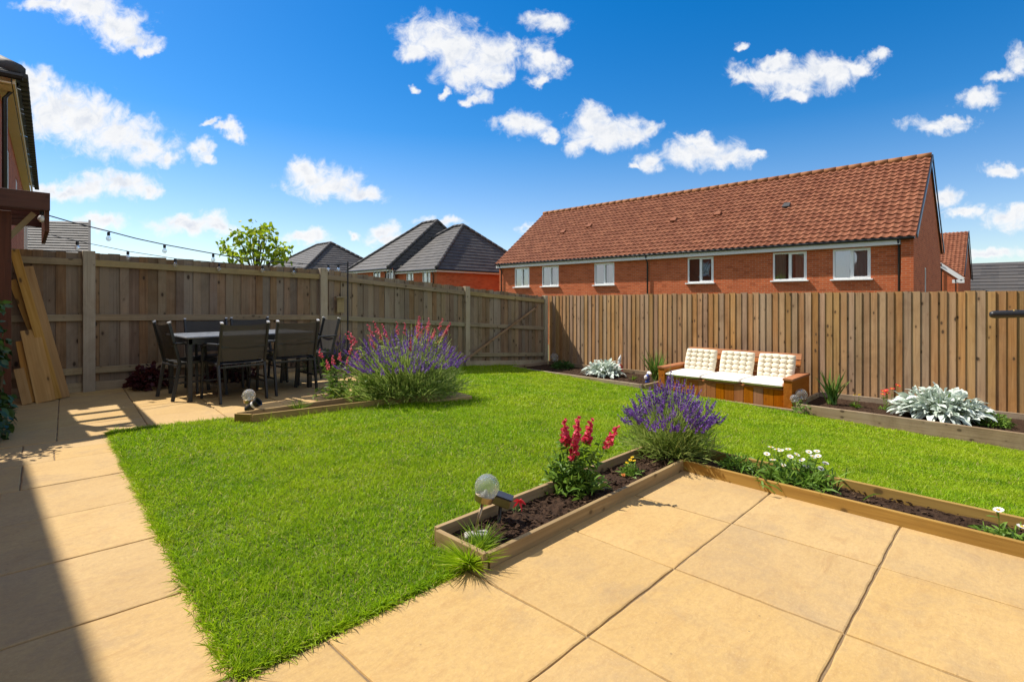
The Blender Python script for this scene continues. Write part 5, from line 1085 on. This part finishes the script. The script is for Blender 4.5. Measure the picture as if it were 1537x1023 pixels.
q = MB(); ridge(q, e0 + up * .05, t0_ + up * .05, .12); q.build('ridge_tiles', M['slatedark'], nb, smooth=True)
q = MB(); q.frame_box((e0 + e1) / 2 + inn * .06 - up * .09, ud, nd, up, UL / 2, .015, .085); q.frame_box(e0 + inn * 4 + ud * .10 - up * .09, inn, ud, up, 3.9, .015, .085); q.frame_box((e0 + e1) / 2 + inn * .20 - up * .165, ud, nd, up, UL / 2, .11, .01); q.frame_box(e0 + inn * 4 + ud * .24 - up * .168, inn, ud, up, 3.75, .14, .01); q.build('soffit', M['soffit'], nb)
q = MB(); q.tube([e0 - ud * .05 - up * .05 + nd * .05, f0_ - ud * .05 - up * .05], .06, 8); q.build('gutter', M['gutter'], nb)
q = MB(); 
for k in range(42):
    p = e0.lerp(e1, (k + .5) / 42); q.frame_box(p + nd * .06 + up * .01, (ud + up * .12).normalized(), nd, (up - ud * .12).normalized(), UL / 84 * 1.02, .055, .04)
q.build('eave_tiles', M['slatedark'], nb, bevel=.012)
pipe(nb, w0 + nd * .0 + ud * .15 + up * 0, -.5, nd * .07); q = MB(); p = w1 + nd * .05; q.frame_box(Vector((p.x, p.y, 2.2)), ud, nd, up, .04, .04, 2.6); q.build('corner_trim', M['upvc'], nb)
# --- brown tiled roof behind the fence at far left
hc = thing('tiled_house', (0, 30, 0), 'house whose dark brown tiled roof rises behind the fence left of the string lights', 'house')
d_ = 30; p0, p1 = onD(20, 392, d_), onD(134.5, 394, d_); t0_, t1_ = onD(20, 330, d_ + 3.2), onD(134.5, 333, d_ + 3.2)
q = MB(); courses(q, p0, p1, t0_, t1_, 16, .05); q.build('roof', M['slatedark'], hc); back = (p1 - EYE); back.z = 0; back.normalize(); back = (back + Vector((-sA, cA, 0)) * .25).normalized(); rr2 = Vector((sA, -cA, 0))
q = MB(); q.poly([p1 - rr2 * .1 - Vector((0, 0, 4)), p1 - rr2 * .1 + back * 6.8 - Vector((0, 0, 4)), p1 - rr2 * .1 + back * 6.8, t1_ - rr2 * .1, p1 - rr2 * .1]); q.poly([p0 - Vector((0, 0, 4)), p1 - Vector((0, 0, 4)) - rr2 * .1, p1 - rr2 * .1 - Vector((0, 0, .05)), p0 - Vector((0, 0, .05))]); q.build('wall', M['brickB'], hc)
q = MB(); q.bar(p1 + Vector((0, 0, .06)), t1_ + Vector((0, 0, .06)), .12, .14); q.build('verge', M['slatedark'], hc)

# --- the garden's own house: wall and eaves just left of the camera, it shades the path
oh = thing('own_house', (-3, 3, 0), 'brick house the patio belongs to, outside the picture at the left, shading the path', 'house')
q = MB(); q.box(-7, -1.42, -3.0, 8.6, -.2, 5.0); q.build('wall', M['brickA'], oh); q = MB(); q.box(-7.3, -1.16, -3.3, 8.8, 5.002, 5.15); q.poly([(-1.16, -3.3, 5.152), (-1.16, 8.8, 5.152), (-4, 8.8, 7.2), (-4, -3.3, 7.2)]); q.poly([(-7.3, -3.3, 5.152), (-7.3, 8.8, 5.152), (-4, 8.8, 7.2), (-4, -3.3, 7.2)]); q.build('roof', M['browntile'], oh)
